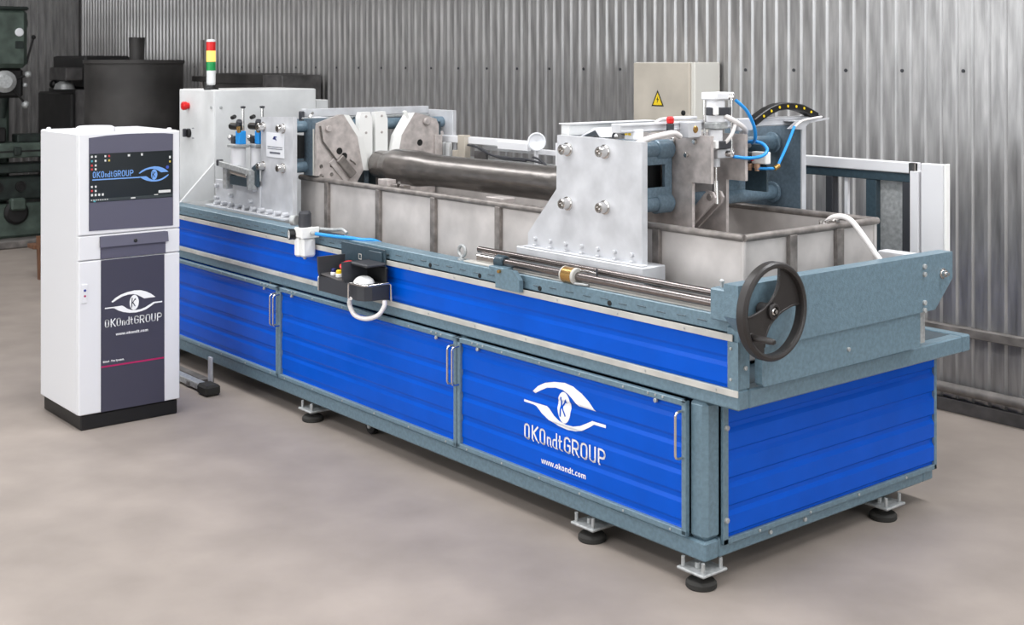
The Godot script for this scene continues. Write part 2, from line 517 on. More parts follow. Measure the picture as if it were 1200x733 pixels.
# ================================================================ scene
func _ready() -> void:
	var cam := Camera3D.new()
	cam.name = "camera"
	add_child(cam)
	cam.projection = Camera3D.PROJECTION_FRUSTUM
	cam.near = 0.05
	cam.far = 100.0
	cam.size = 733.0 / 1480.0 * 0.05
	cam.frustum_offset = Vector2(0.0, -(366.5 - 74.0) / 1480.0 * 0.05)
	cam.position = V(3.2425, 2.0, 3.6007)
	cam.basis = Basis.looking_at(V(-0.77368, 0, -0.63357), Vector3.UP)
	cam.current = true
	var ca := CameraAttributesPhysical.new()
	ca.frustum_focus_distance = 5.8
	ca.frustum_focal_length = 50.0
	ca.exposure_aperture = 7.0
	ca.frustum_far = 100.0
	cam.attributes = ca

	var we := WorldEnvironment.new()
	we.name = "world"
	var env := Environment.new()
	env.background_mode = Environment.BG_COLOR
	env.background_color = Color(0.55, 0.6, 0.65)
	env.tonemap_mode = Environment.TONE_MAPPER_LINEAR
	env.tonemap_exposure = 0.88
	env.sdfgi_enabled = true
	env.ssao_enabled = true
	env.ssil_enabled = true
	we.environment = env
	add_child(we)

	make_materials()
	room()
	bench()
	tank()
	tail_station()
	head_station()
	workpiece()
	drive()
	computer()
	enclosure()
	hangings()
	rear_gear()
	background()

# ---------------------------------------------------------------- the hall and its unseen lamps and windows
func unseen_ceiling_lamp(x: float, z: float, sx: float, sz: float, e: float, label: String) -> void:  # panel lamps out of view, placed to light bench, floor and wall
	var t := thing("unseen_ceiling_lamp", label, "lamp", V(x, 4.9, z))
	part("housing", bx(x - sx / 2 - 0.04, x + sx / 2 + 0.04, 4.90, 5.0, z - sz / 2 - 0.04, z + sz / 2 + 0.04, 0.01), M.white, t)
	part("unseen_lamp_diffuser", bx(x - sx / 2, x + sx / 2, 4.885, 4.905, z - sz / 2, z + sz / 2, 0.004), M.lamp, t)
	var l := AreaLight3D.new()
	l.name = "unseen_lamp_light"
	t.add_child(l)
	l.position = V(0, -0.03, 0)
	l.rotation = V(-PI / 2, 0, 0)
	l.area_size = Vector2(sx, sz)
	l.light_energy = e
	l.light_color = Color(0.985, 0.99, 1.0)
	l.area_range = 40.0
	l.area_attenuation = 2.0
	l.shadow_enabled = true

func corrugated(x0: float, x1: float, y1: float, at: float, along_x: bool) -> MB:
	var m := MB.new()
	var pr := [P(0, 0), P(0.058, 0), P(0.066, 0.016), P(0.090, 0.016), P(0.1, 0)]
	var x := x0
	while x < x1 - 0.001:
		for i in 4:
			var a: Vector2 = pr[i]
			var b: Vector2 = pr[i + 1]
			var nn := P(-(b.y - a.y), b.x - a.x)
			if along_x:
				m.quad(V(x + a.x, 0, at + a.y), V(x + b.x, 0, at + b.y), V(x + b.x, y1, at + b.y), V(x + a.x, y1, at + a.y), V(nn.x, 0, nn.y))
			else:
				m.quad(V(at + a.y, 0, x + a.x), V(at + b.y, 0, x + b.x), V(at + b.y, y1, x + b.x), V(at + a.y, y1, x + a.x), V(nn.y, 0, nn.x))
		x += 0.1
	return m

func room() -> void:
	unseen_ceiling_lamp(-0.2, 0.9, 2.6, 1.0, 9.8, "long unseen ceiling panel lamp above the near end of the bench")
	unseen_ceiling_lamp(-3.4, 0.9, 2.6, 1.0, 9.8, "long unseen ceiling panel lamp above the middle of the bench")
	unseen_ceiling_lamp(-6.8, 0.9, 2.6, 1.0, 7.5, "long unseen ceiling panel lamp beyond the computer cabinet")
	unseen_ceiling_lamp(1.0, 4.4, 2.6, 1.0, 9.8, "long unseen ceiling panel lamp over the open floor at the front")
	unseen_ceiling_lamp(-3.2, 4.4, 2.6, 1.0, 9.8, "long unseen ceiling panel lamp over the floor before the computer cabinet")
	unseen_ceiling_lamp(4.8, 1.0, 1.0, 3.0, 8.0, "crosswise unseen ceiling panel lamp at the right end of the hall")
	unseen_ceiling_lamp(1.4, -2.35, 3.0, 0.5, 20.0, "unseen ceiling panel lamp close to the corrugated wall")
	unseen_ceiling_lamp(-10.5, 1.6, 2.6, 1.0, 12.0, "long unseen ceiling panel lamp above the milling machine")
	struct("floor", bx(-15.2, 7.3, -0.2, 0.0, -3.3, 8.3, 0.0), M.floor)
	struct("ceiling", bx(-15.2, 7.3, 5.0, 5.2, -3.3, 8.3, 0.0), M.ceiling)
	struct("wall_front", bx(-15.2, 7.3, 0.0, 5.0, 8.0, 8.3, 0.0), M.wall_paint)
	struct("wall_right", bx(7.0, 7.3, 0.0, 5.0, -3.3, 8.0, 0.0), M.wall_paint)
	# tall unseen window on the right, placed to brighten the flanks of the sheeting
	var wn := struct("unseen_window_1", bx(6.93, 6.99, 0.9, 4.5, -2.6, 1.4, 0.0), M.unseen_window_glow)
	part("unseen_window_frame", bx(6.90, 6.99, 0.8, 0.9, -2.7, 1.5, 0.01), M.white, wn)
	part("unseen_window_frame", bx(6.90, 6.99, 4.5, 4.6, -2.7, 1.5, 0.01), M.white, wn)
	part("unseen_window_frame", bx(6.90, 6.99, 0.9, 4.5, -2.7, -2.6, 0.01), M.white, wn)
	part("unseen_window_frame", bx(6.90, 6.99, 0.9, 4.5, 1.4, 1.5, 0.01), M.white, wn)
	part("unseen_window_frame", bx(6.91, 6.93, 0.9, 4.5, -0.63, -0.57, 0.01), M.white, wn)
	var day := AreaLight3D.new()  # light from the unseen window on the right
	day.name = "unseen_window_light"
	add_child(day)
	day.position = V(6.88, 2.7, -0.6)
	day.rotation = V(0, PI / 2, 0)
	day.area_size = Vector2(3.9, 3.5)
	day.light_energy = 6.0
	day.light_color = Color(0.95, 0.98, 1.0)
	day.area_range = 40.0
	day.area_attenuation = 2.0
	day.shadow_enabled = true
	var w2 := struct("unseen_window_2", bx(-8.0, 4.0, 1.0, 4.2, 7.93, 7.99, 0.0), M.unseen_window_glow)  # unseen window behind the camera, placed to brighten the front faces
	for fx in [-8.1, -5.05, -2.05, 0.95, 4.0]:
		part("unseen_window_frame", bx(fx, fx + 0.1, 0.9, 4.3, 7.90, 7.99, 0.01), M.white, w2)
	part("unseen_window_frame", bx(-8.1, 4.1, 0.9, 1.0, 7.90, 7.99, 0.01), M.white, w2)
	part("unseen_window_frame", bx(-8.1, 4.1, 4.2, 4.3, 7.90, 7.99, 0.01), M.white, w2)
	var day2 := AreaLight3D.new()  # light from the unseen front window
	day2.name = "unseen_window_light"
	add_child(day2, true)
	day2.position = V(-2.0, 2.6, 7.86)
	day2.area_size = Vector2(11.8, 3.1)
	day2.light_energy = 18.5
	day2.light_color = Color(0.98, 0.99, 1.0)
	day2.area_range = 40.0
	day2.area_attenuation = 2.0
	day2.shadow_enabled = true
	var wb := struct("wall_back", bx(-15.2, 7.0, 0.0, 5.0, -3.3, -2.965, 0.0), M.grey_metal)
	for k in 18:
		part("wall_sheet", corrugated(-14.4 + k * 1.2 + 0.067, -14.4 + (k + 1) * 1.2 + 0.067, 5.0, -2.962, true), M.wall, wb)
	var ws := MB.new()
	for k in 30:
		add_bolt(ws, V(-11.904 + k * 0.4, 1.955, -2.962), V(0, 0, 1), 0.011, 0.005)
	stuff(part("wall_screws", ws, M.plastic_dark, wb))
	var wl := struct("wall_left", bx(-15.2, -14.4, 0.0, 5.0, -2.965, 8.0, 0.0), M.grey_metal)
	for k in 9:
		part("wall_sheet", corrugated(-2.95 + k * 1.2, -2.95 + (k + 1) * 1.2, 5.0, -14.395, false), M.wall, wl)
	# horizontal rails along the wall
	struct("trim_1", bx(-14.2, 6.8, 0.448, 0.500, -2.945, -2.90, 0.004), M.rail_grey)
	struct("trim_2", MB.new().cyl(V(-14.2, 0.140, -2.915), V(6.8, 0.140, -2.915), 0.03, 12), M.rail_grey)
	struct("baseboard_back", bx(-14.3, 6.9, 0.0, 0.075, -2.948, -2.925, 0.003), M.grey_metal)

# ---------------------------------------------------------------- the long bench
func door(t: Node3D, x0: float, x1: float, left_handle := true) -> Dictionary:
	var y0 := 0.183
	var y1 := 0.706
	var fr := MB.new()
	var w := 0.024
	fr.box(V(x0, y0, 0.002), V(x1, y0 + w, 0.026), 0.003)
	fr.box(V(x0, y1 - w, 0.002), V(x1, y1, 0.026), 0.003)
	fr.box(V(x0, y0, 0.002), V(x0 + w, y1, 0.026), 0.003)
	fr.box(V(x1 - w, y0, 0.002), V(x1, y1, 0.026), 0.003)
	var f := part("door", fr, M.paint, t)
	var pr := ribs(y0 + w * 0.7, y1 - w * 0.7, 0.2145, 0.0055)
	part("door_sheet", rib_sheet(V(x0 + w * 0.7, 0, 0.007), V(x1 - w * 0.7, 0, 0.007), V(0, 0, 1), pr), M.blue, f)
	var xs := [x1 - 0.016]
	if left_handle:
		xs.append(x0 + 0.016)
	for hx in xs:
		var pts := [V(hx, 0.665, 0.026), V(hx, 0.665, 0.050), V(hx, 0.660, 0.062), V(hx, 0.650, 0.066), V(hx, 0.500, 0.066), V(hx, 0.490, 0.062), V(hx, 0.485, 0.050), V(hx, 0.485, 0.026)]
		part("handle", MB.new().tube(pts, 0.0055, 8), M.chrome, f)
	var sc := MB.new()
	for k in 6:
		var x := lerpf(x0 + 0.08, x1 - 0.08, k / 5.0)
		add_bolt(sc, V(x, y0 + 0.011, 0.026), V(0, 0, 1), 0.005, 0.003)
		if k > 0 and k < 5:
			add_bolt(sc, V(x, y1 - 0.011, 0.026), V(0, 0, 1), 0.005, 0.003)
	for s in [[x0, 1.0], [x1, -1.0]]:
		var hx2: float = s[0] + s[1] * 0.16
		add_bolt(sc, V(hx2, y1 - 0.030, 0.022), V(0, 0, 1), 0.009, 0.008)
		for d in [-0.04, 0.0, 0.04]:
			add_bolt(sc, V(hx2 + d, y1 - 0.008, 0.026), V(0, 0, 1), 0.005, 0.003)
	stuff(part("screws", sc, M.galv, f))
	return {"node": f, "ribs": pr}

func level_foot(t: Node3D, x: float, z: float) -> void:
	var pl := part("foot_plate", bx(x - 0.070, x + 0.070, 0.052, 0.064, z - 0.070, z + 0.070, 0.004), M.galv, t)
	for s in [[-0.052, 0.05], [0.05, 0.05], [-0.052, -0.05], [0.05, -0.05]]:
		part("stud", MB.new().cyl(V(x + s[0], 0.064, z + s[1]), V(x + s[0], 0.102, z + s[1]), 0.0075, 8), M.galv, pl)
	part("nut", MB.new().cyl(V(x - 0.005, 0.055, z + 0.02), V(x - 0.005, 0.085, z + 0.02), 0.011, 6), M.galv, pl)
	part("foot_pad", MB.new().lathe(V(x + 0.018, 0, z + 0.025), Vector3.UP, [P(0, 0), P(0.056, 0), P(0.060, 0.005), P(0.059, 0.020), P(0.050, 0.029), P(0.018, 0.033), P(0.012, 0.052), P(0, 0.052)], 28), M.rubber, pl)

func caster(t: Node3D, x: float, z: float) -> void:
	var w := part("caster_wheel", MB.new().lathe(V(x, 0.042, z - 0.018), V(0, 0, 1), [P(0.012, 0), P(0.036, 0), P(0.042, 0.006), P(0.042, 0.030), P(0.036, 0.036), P(0.012, 0.036)], 20), M.black, t)
	var f := MB.new()
	f.box(V(x - 0.014, 0.036, z - 0.026), V(x + 0.014, 0.098, z - 0.022), 0.001)
	f.box(V(x - 0.014, 0.036, z + 0.022), V(x + 0.014, 0.098, z + 0.026), 0.001)
	f.box(V(x - 0.03, 0.094, z - 0.03), V(x + 0.03, 0.101, z + 0.03), 0.001)
	f.cyl(V(x, 0.042, z - 0.028), V(x, 0.042, z + 0.028), 0.008, 8)
	part("fork", f, M.galv, w)

func bench() -> void:
	var t := thing("test_bench", "long test bench with bright blue ribbed panels and doors in a blue-grey steel frame", "machine", V(-2.5, 0, -0.77))
	var L := -6.1
	# lower frame
	for b in [["lower_beam", L, 0.0, 0.10, 0.176, -0.08, 0.0], ["lower_beam", L, 0.0, 0.10, 0.176, -1.54, -1.46], ["lower_beam", -0.08, 0.0, 0.10, 0.176, -1.46, -0.08], ["lower_beam", L, L + 0.08, 0.10, 0.176, -1.46, -0.08]]:
		part(b[0], bx(b[1], b[2], b[3], b[4], b[5], b[6], 0.008), M.paint, t)
	for x in [[-0.09, 0.0], [-1.58, -1.52], [-3.29, -3.23], [L, L + 0.08]]:
		part("post", bx(x[0], x[1], 0.176, 0.711, -0.096, -0.003 if x[0] > -0.1 else -0.012, 0.018), M.paint, t)
		part("post", bx(x[0], x[1], 0.176, 0.71, -1.54, -1.46, 0.012), M.paint, t)
	part("floor_pan", bx(L + 0.02, -0.02, 0.176, 0.180, -1.5, -0.04, 0.0), M.paint_dark, t)
	part("back_panel", bx(L + 0.02, -0.02, 0.18, 0.71, -1.53, -1.525, 0.0), M.blue, t)
	part("side_panel", bx(L, L + 0.004, 0.18, 0.71, -1.46, -0.08, 0.0), M.blue, t)
	# middle ring
	part("middle_beam", bx(L, 0.165, 0.711, 0.786, -0.062, 0.0, 0.006), M.paint, t)
	part("middle_beam", bx(0.103, 0.165, 0.711, 0.784, -1.509, -0.063, 0.006), M.paint, t)
	part("middle_beam", bx(L, 0.167, 0.711, 0.785, -1.572, -1.51, 0.006), M.paint, t)
	part("deck", bx(L, 0.102, 0.770, 0.782, -1.509, -0.063, 0.0), M.paint_dark, t)
	# upper box
	part("white_strip", bx(L, 0.166, 0.762, 0.787, 0.0005, 0.006, 0.001), M.strip, t)
	part("white_strip", bx(L, 0.140, 0.966, 0.992, 0.0005, 0.006, 0.001), M.strip, t)
	var ss := MB.new()
	for k in 16:
		add_bolt(ss, V(0.06 - k * 0.37, 0.775, 0.006), V(0, 0, 1), 0.005, 0.002)
		add_bolt(ss, V(-0.10 - k * 0.37, 0.979, 0.006), V(0, 0, 1), 0.005, 0.002)
	stuff(part("strip_screws", ss, M.galv, t))
	var up := ribs(0.787, 0.966, 0.882, 0.0045)
	part("upper_panel", rib_sheet(V(-2.06, 0, -0.012), V(0.122, 0, -0.012), V(0, 0, 1), up), M.blue, t)
	part("upper_panel", rib_sheet(V(L, 0, -0.012), V(-2.062, 0, -0.012), V(0, 0, 1), up), M.blue, t)
	var cp := part("corner_plate", bx(0.120, 0.166, 0.787, 0.966, -0.004, 0.003, 0.001), M.paint, t)
	var cs := MB.new()
	for y in [0.94, 0.825]:
		add_bolt(cs, V(0.132, y, 0.003), V(0, 0, 1), 0.006, 0.004)
	stuff(part("screws", cs, M.galv, cp))
	part("post", bx(0.103, 0.165, 0.786, 1.02, -0.068, -0.005, 0.005), M.paint, t)
	var dr := part("top_rail", bx(L, 0.150, 0.992, 1.054, -0.10, -0.012, 0.004), M.paint, t)
	part("top_rail", bx(L, -0.12, 0.785, 1.054, -1.56, -1.47, 0.004), M.paint, t)
	part("back_sheet", bx(L, 0.10, 0.786, 0.992, -0.10, -0.09, 0.0), M.paint_dark, t)
	var dash := MB.new()
	var hole := MB.new()
	var k := 0
	var x := 0.0
	while x > -5.9:
		dash.box(V(x - 0.048, 1.018 + 0.004 * sin(k * 2.7), -0.013), V(x, 1.022 + 0.004 * sin(k * 2.7), -0.0095), 0.0012)
		x -= 0.108
		k += 1
	stuff(part("weld_dash", dash, M.paint_dark, dr))
	for hx in [-0.533, -0.975, -1.235, -1.405, -1.80, -2.33]:
		hole.lathe(V(hx, 1.009, -0.0125), V(0, 0, 1), [P(0, 0.0), P(0.011, 0.0), P(0.011, 0.004), P(0.008, 0.005), P(0, 0.005)], 12)
	stuff(part("plug", hole, M.black, dr))
	part("pale_guide_strip", bx(-1.55, 0.02, 1.054, 1.062, -0.075, -0.025, 0.002), M.strip, t)  # guide strip coloured pale for the lit top of the rail
	# end of the machine: ribbed panel in a thin frame
	var ef := MB.new()
	ef.box(V(0.001, 0.150, -1.545), V(0.016, 0.172, -0.088), 0.002)
	ef.box(V(0.001, 0.150, -0.118), V(0.016, 0.706, -0.088), 0.002)
	ef.box(V(0.001, 0.150, -1.545), V(0.016, 0.706, -1.525), 0.002)
	var ep := part("end_frame", ef, M.paint, t)
	part("end_sheet", rib_sheet(V(0.003, 0, -1.527), V(0.003, 0, -0.112), V(1, 0, 0), ribs(0.166, 0.711, 0.272, 0.0105)), M.blue, ep)
	var es := MB.new()
	for z in [-0.30, -0.62, -0.95, -1.30]:
		add_bolt(es, V(0.016, 0.161, z), V(1, 0, 0), 0.006, 0.004)
	for y in [0.60, 0.245]:
		add_bolt(es, V(0.016, y, -0.103), V(1, 0, 0), 0.011, 0.009)
	for z in [-0.38, -0.60]:
		add_bolt(es, V(0.0, 0.132, z), V(1, 0, 0), 0.009, 0.009)
	stuff(part("screws", es, M.galv, ep))
	# apron and the tall end plate
	var ap := part("apron", MB.new().prism([P(-0.092, 0.806), P(-0.105, 0.793), P(-1.126, 0.797), P(-1.126, 0.96), P(-0.092, 0.96)], V(0.166, 0, 0), V(0, 0, 1), V(0, 1, 0), V(0.034, 0, 0)), M.paint, t)
	var ab := MB.new()
	add_bolt(ab, V(0.2, 0.860, -0.62), V(1, 0, 0), 0.009, 0.007)
	add_bolt(ab, V(0.166, 0.868, -0.035), V(1, 0, 0), 0.009, 0.007)
	part("bolt", ab, M.galv, ap)
	var pp := part("end_plate", MB.new().prism([P(0.055, 1.188), P(0.055, 1.068), P(-0.065, 0.943), P(-1.222, 0.945), P(-1.357, 1.066), P(-1.357, 1.181)], V(0.142, 0, 0), V(0, 0, 1), V(0, 1, 0), V(0.068, 0, 0)), M.paint, t)
	for b in [[1.128, -1.137, 0.011], [1.095, -1.137, 0.011], [0.975, -1.137, 0.011], [0.943, -1.137, 0.011]]:
		var m := MB.new()
		add_bolt(m, V(0.2098, b[0] + 0.01, b[1]), V(1, 0, 0), b[2], 0.009)
		part("bolt", m, M.galv, pp)
	var m2 := MB.new()
	m2.lathe(V(0.2098, 1.094, -1.278), V(1, 0, 0), [P(0.024, 0), P(0.024, 0.004), P(0.017, 0.005), P(0.016, 0.018), P(0.008, 0.019), P(0.008, 0.03), P(0, 0.03)], 10)
	part("bolt", m2, M.chrome, pp, "larger bolt with a washer at the far end")
	part("bracket", bx(0.165, 0.172, 0.80, 0.945, -1.205, -1.155, 0.001), M.galv, t)
	# doors
	var d := door(t, -1.5345, -0.0745)
	door(t, -3.257, -1.5395)
	door(t, -4.99, -3.262)
	# the printed mark on the door nearest the corner
	var dn: Node3D = d.node
	var o := V(-1.07, 0.40, 0.007)
	var ux := V(0.535, 0, 0)
	var uy := V(0, 0.535, 0)
	var eye := []
	logo_eye(eye); iris(eye); logo_word(eye)
	part("eye_logo", print_on(eye, o, ux, uy, V(0, 0, 1), d.ribs), M.print_white, dn, "white eye emblem over large white lettering")
	var kk := []
	iris_k(kk)
	part("emblem_letter", print_on(kk, o, ux, uy, V(0, 0, 1), d.ribs, 0.002), M.blue, dn)
	var ww := []
	text_polys(ww, "www.okondt.com", 0.250, 0.783, -0.270, -0.222)
	part("web_address", print_on(ww, o, ux, uy, V(0, 0, 1), d.ribs, 0.0015), M.print_white, dn, "small white web address")
	for fx in [-0.03, -0.64, -2.93, -4.9]:
		level_foot(t, fx - 0.02, -0.04)
		if fx < -0.1:
			level_foot(t, fx, -1.47)
	level_foot(t, -0.035, -1.20)
	for c in [[-2.5, -0.13], [-0.20, -0.50], [-0.35, -1.2], [-4.3, -0.2]]:
		caster(t, c[0], c[1])

# ---------------------------------------------------------------- stainless tank
func tank() -> void:
	var t := thing("trough", "long open stainless steel trough with welded ribs set into the bench top", "trough", V(-1.85, 0.8, -0.77))
	var x0 := -3.62
	var x1 := -0.092
	var z0 := -1.222
	var z1 := -0.334
	part("front_wall", bx(x0, x1, 0.80, 1.30, z1 - 0.004, z1, 0.0), M.stainless, t)
	part("back_wall", bx(x0, x1, 0.80, 1.30, z0, z0 + 0.004, 0.0), M.stainless, t)
	part("end_wall", bx(x1 - 0.004, x1, 0.80, 1.30, z0, z1, 0.0), M.stainless, t)
	part("end_wall", bx(x0, x0 + 0.004, 0.80, 1.30, z0, z1, 0.0), M.stainless, t)
	part("bottom", bx(x0, x1, 0.796, 0.80, z0, z1, 0.0), M.stainless_dark, t)
	var r := 0.016
	part("rim", MB.new().cyl(V(x0, 1.296, z1 + 0.004), V(x1 + 0.005, 1.296, z1 + 0.004), r, 12), M.stainless_dark, t)
	part("rim", MB.new().cyl(V(x0, 1.296, z0 - 0.004), V(x1 + 0.005, 1.296, z0 - 0.004), r, 12), M.stainless_dark, t)
	part("rim", MB.new().cyl(V(x1 + 0.004, 1.296, z1 + 0.006), V(x1 + 0.004, 1.296, z0 - 0.012), r, 12), M.stainless_dark, t)
	part("rim", MB.new().cyl(V(x0, 1.296, z1 + 0.006), V(x0, 1.296, z0 - 0.012), r, 12), M.stainless_dark, t)
	for x in [-3.29, -2.735, -2.205, -1.655, -1.10, -0.565]:
		part("rib", bx(x - 0.02, x + 0.02, 0.83, 1.286, z1, z1 + 0.022, 0.002), M.stainless_dark, t)
	for z in [-0.625, -0.945]:
		part("rib", bx(x1, x1 + 0.022, 0.83, 1.286, z - 0.024, z + 0.024, 0.002), M.stainless_dark, t)
	part("corner_bead", MB.new().cyl(V(x1 - 0.002, 0.82, z1 - 0.002), V(x1 - 0.002, 1.285, z1 - 0.002), 0.012, 10), M.stainless, t)
	part("corner_bead", MB.new().cyl(V(x1 - 0.002, 0.82, z0 + 0.002), V(x1 - 0.002, 1.285, z0 + 0.002), 0.012, 10), M.stainless, t)
	# hose over the rim
	var h := curve([V(-0.16, 1.285, -0.945), V(-0.125, 1.325, -0.948), V(-0.075, 1.338, -0.952), V(-0.025, 1.322, -0.957), V(0.03, 1.262, -0.965), V(0.085, 1.195, -0.97), V(0.118, 1.15, -0.975), V(0.128, 1.08, -0.985)], 6)
	single("hose", MB.new().tube(h, 0.012, 10), M.hose_white, "white plastic hose bent over the end rim of the steel trough", "hose")
	var cl := MB.new()
	cl.tube([V(-0.095, 1.318, -0.87), V(-0.10, 1.322, -0.90), V(-0.095, 1.316, -0.925)], 0.006, 8)
	cl.cyl(V(-0.115, 1.30, -0.865), V(-0.115, 1.325, -0.865), 0.009, 8)
	cl.cyl(V(-0.085, 1.318, -0.92), V(-0.085, 1.318, -0.945), 0.010, 8)
	single("hose_clip", cl, M.chrome, "small chrome clip beside the white hose on the trough rim", "clip")

# ---------------------------------------------------------------- right hand station
func station_plate(t: Node3D, poly: Array, z: float, th: float) -> MeshInstance3D:
	return part("side_plate", MB.new().prism(poly, V(0, 0, z), V(1, 0, 0), V(0, 1, 0), V(0, 0, -th)), M.plate, t)

func stud_end(t: Node3D, x: float, y: float, z: float) -> void:
	var m := MB.new()
	m.lathe(V(x, y, z), V(0, 0, 1), [P(0.031, 0), P(0.031, 0.006), P(0.026, 0.007), P(0.023, 0.040), P(0.020, 0.044), P(0.012, 0.044), P(0.011, 0.030), P(0, 0.030)], 16)
	part("stud_end", m, M.chrome, t)

func tail_station() -> void:
	var t := thing("tail_station", "right hand clamping station with a big bright aluminium side plate and blue cross tubes", "clamp", V(-0.85, 1.06, -0.75))
	var f := station_plate(t, [P(-1.040, 1.676), P(-0.503, 1.668), P(-0.503, 1.15), P(-1.245, 1.15), P(-1.245, 1.212), P(-1.046, 1.430)], -0.170, 0.032)
	for b in [[-0.968, 1.614], [-0.726, 1.617], [-0.968, 1.372], [-0.726, 1.376]]:
		stud_end(f, b[0], b[1], -0.170)
	part("base_block", bx(-1.285, -0.462, 1.078, 1.150, -0.27, -0.132, 0.004), M.plate, t)
	var an := part("foot_angle", bx(-1.235, -0.470, 1.150, 1.158, -0.170, -0.136, 0.002), M.plate, t)
	for k in 7:
		var m := MB.new()
		add_bolt(m, V(-1.19 + k * 0.105, 1.190, -0.170), V(0, 0, 1), 0.010, 0.010)
		add_bolt(m, V(-1.19 + k * 0.105 + 0.012, 1.158, -0.152), V(0, 1, 0), 0.009, 0.008)
		part("bolt", m, M.plate, an)
	part("guide_carriage", bx(-1.22, -0.53, 1.0625, 1.078, -0.25, -0.14, 0.002), M.steel, t)
	# cross tubes
	for b in [[-0.968, 1.612], [-0.726, 1.612], [-0.968, 1.370], [-0.726, 1.370]]:
		part("cross_tube", MB.new().cyl(V(b[0], b[1], -0.202), V(b[0], b[1], -1.30), 0.036, 20), M.tube_blue, t)
		if b[0] > -0.8:
			part("collar", MB.new().cyl(V(b[0], b[1], -0.47), V(b[0], b[1], -0.565), 0.046, 20, 0.006), M.tube_blue, t)
	# windowed webs between the tubes
	for zz in [[-0.20, -0.565], [-0.83, -1.10]]:
		var m := MB.new()
		var za: float = zz[0]
		var zb: float = zz[1]
		var x := -0.705
		m.box(V(x - 0.02, 1.545, zb), V(x, 1.585, za), 0.002)
		m.box(V(x - 0.02, 1.40, zb), V(x, 1.445, za), 0.002)
		m.box(V(x - 0.02, 1.44, zb), V(x, 1.55, zb + 0.045), 0.002)
		m.box(V(x - 0.02, 1.44, za - 0.18), V(x, 1.55, za), 0.002)
		part("web", m, M.tube_blue, t)
		part("dark_backing", bx(x - 0.20, x - 0.06, 1.41, 1.575, zb + 0.01, za - 0.01, 0.002), M.black, t)  # black block behind the web, seen dark through its opening
	# clamp plates across the trough
	for zz in [-0.572, -0.80]:
		part("jaw_plate", MB.new().prism([P(-1.02, 1.05), P(-0.591, 1.05), P(-0.591, 1.470), P(-0.480, 1.470), P(-0.480, 1.680), P(-1.02, 1.680)], V(0, 0, zz), V(1, 0, 0), V(0, 1, 0), V(0, 0, -0.018)), M.steel, t)
	part("carrier_plate", bx(-0.90, -0.86, 1.20, 1.66, -0.592, -0.798, 0.003), M.plate_blue, t)
	var bb := MB.new()
	for q in [[-0.70, 1.655], [-0.57, 1.652], [-0.62, 1.59]]:
		add_bolt(bb, V(q[0], q[1], -0.572), V(0, 0, 1), 0.012, 0.012)
	stuff(part("screws", bb, M.chrome, t))
	# rear plate
	part("rear_plate", bx(-1.04, -0.562, 1.15, 1.708, -1.30, -1.332, 0.004), M.plate_blue, t)
	part("rear_lit_edge", bx(-0.561, -0.553, 1.15, 1.708, -1.30, -1.332, 0.001), M.plate, t)  # pale strip paints in the lit right edge of the rear plate
	part("rear_foot", bx(-1.24, -0.48, 1.054, 1.15, -1.27, -1.40, 0.004), M.plate, t)
	part("tube_flange", MB.new().cyl(V(-0.726, 1.37, -1.30), V(-0.726, 1.37, -1.285), 0.052, 20, 0.003), M.tube_blue, t)
	part("tube_flange", MB.new().cyl(V(-0.726, 1.612, -1.30), V(-0.726, 1.612, -1.285), 0.052, 20, 0.003), M.tube_blue, t)
	# profile rail on top
	var ex := MB.new()
	ex.box(V(-0.66, 1.702, -1.42), V(-0.60, 1.742, -0.14), 0.003)
	ex.box(V(-0.5995, 1.706, -1.42), V(-0.596, 1.713, -0.14), 0.001)
	ex.box(V(-0.5995, 1.731, -1.42), V(-0.596, 1.738, -0.14), 0.001)
	part("profile_rail", ex, M.plate, t)
	part("rail_block", bx(-0.60, -0.545, 1.672, 1.742, -0.50, -0.585, 0.003), M.plate, t)
	part("rail_block", bx(-0.60, -0.56, 1.690, 1.745, -0.85, -0.95, 0.003), M.plate, t)
	var dr := MB.new()
	dr.lathe(V(-0.545, 1.708, -0.545), V(1, 0, 0), [P(0.017, 0), P(0.013, 0.004), P(0, 0.004)], 12)
	part("rail_screw", dr, M.brass, t)
	# cover tray behind the plate, with a bent guard and a limit switch
	var tr := thing("cable_tray", "pale cable tray standing behind the top of the big aluminium plate", "tray", V(-1.0, 1.67, -0.4))
	var tm := MB.new()
	tm.box(V(-1.06, 1.672, -0.75), V(-1.0, 1.722, -0.21), 0.003)
	part("tray_body", tm, M.white_warm, tr)
	part("tray_lid", bx(-1.07, -0.99, 1.722, 1.727, -0.76, -0.205, 0.001), M.white, tr)
	part("tray_bracket", bx(-1.05, -1.01, 1.60, 1.672, -0.215, -0.235, 0.002), M.white, tr)
	var g := thing("roof_guard", "small folded white sheet guard with a peak behind the aluminium plate", "guard", V(-0.84, 1.66, -0.24))
	part("guard_sheet", MB.new().prism([P(-0.955, 1.668), P(-0.865, 1.702), P(-0.835, 1.672), P(-0.822, 1.672), P(-0.858, 1.712), P(-0.872, 1.712), P(-0.968, 1.668)], V(0, 0, -0.24), V(1, 0, 0), V(0, 1, 0), V(0, 0, -0.10)), M.white, g)
	part("guard_back", MB.new().prism([P(-0.955, 1.660), P(-0.865, 1.702), P(-0.83, 1.660)], V(0, 0, -0.30), V(1, 0, 0), V(0, 1, 0), V(0, 0, -0.004)), M.galv, g)
	var ls := thing("limit_switch", "pale limit switch with a yellow label at the top right of the aluminium plate", "switch", V(-0.62, 1.67, -0.23))
	part("switch_body", bx(-0.655, -0.595, 1.670, 1.716, -0.275, -0.215, 0.004), M.label, ls)
	var yl := MB.new()
	yl.box(V(-0.650, 1.690, -0.2149), V(-0.634, 1.702, -0.2135), 0.0)
	yl.box(V(-0.630, 1.690, -0.2149), V(-0.614, 1.702, -0.2135), 0.0)
	part("warning_label", yl, M.yellow, ls)
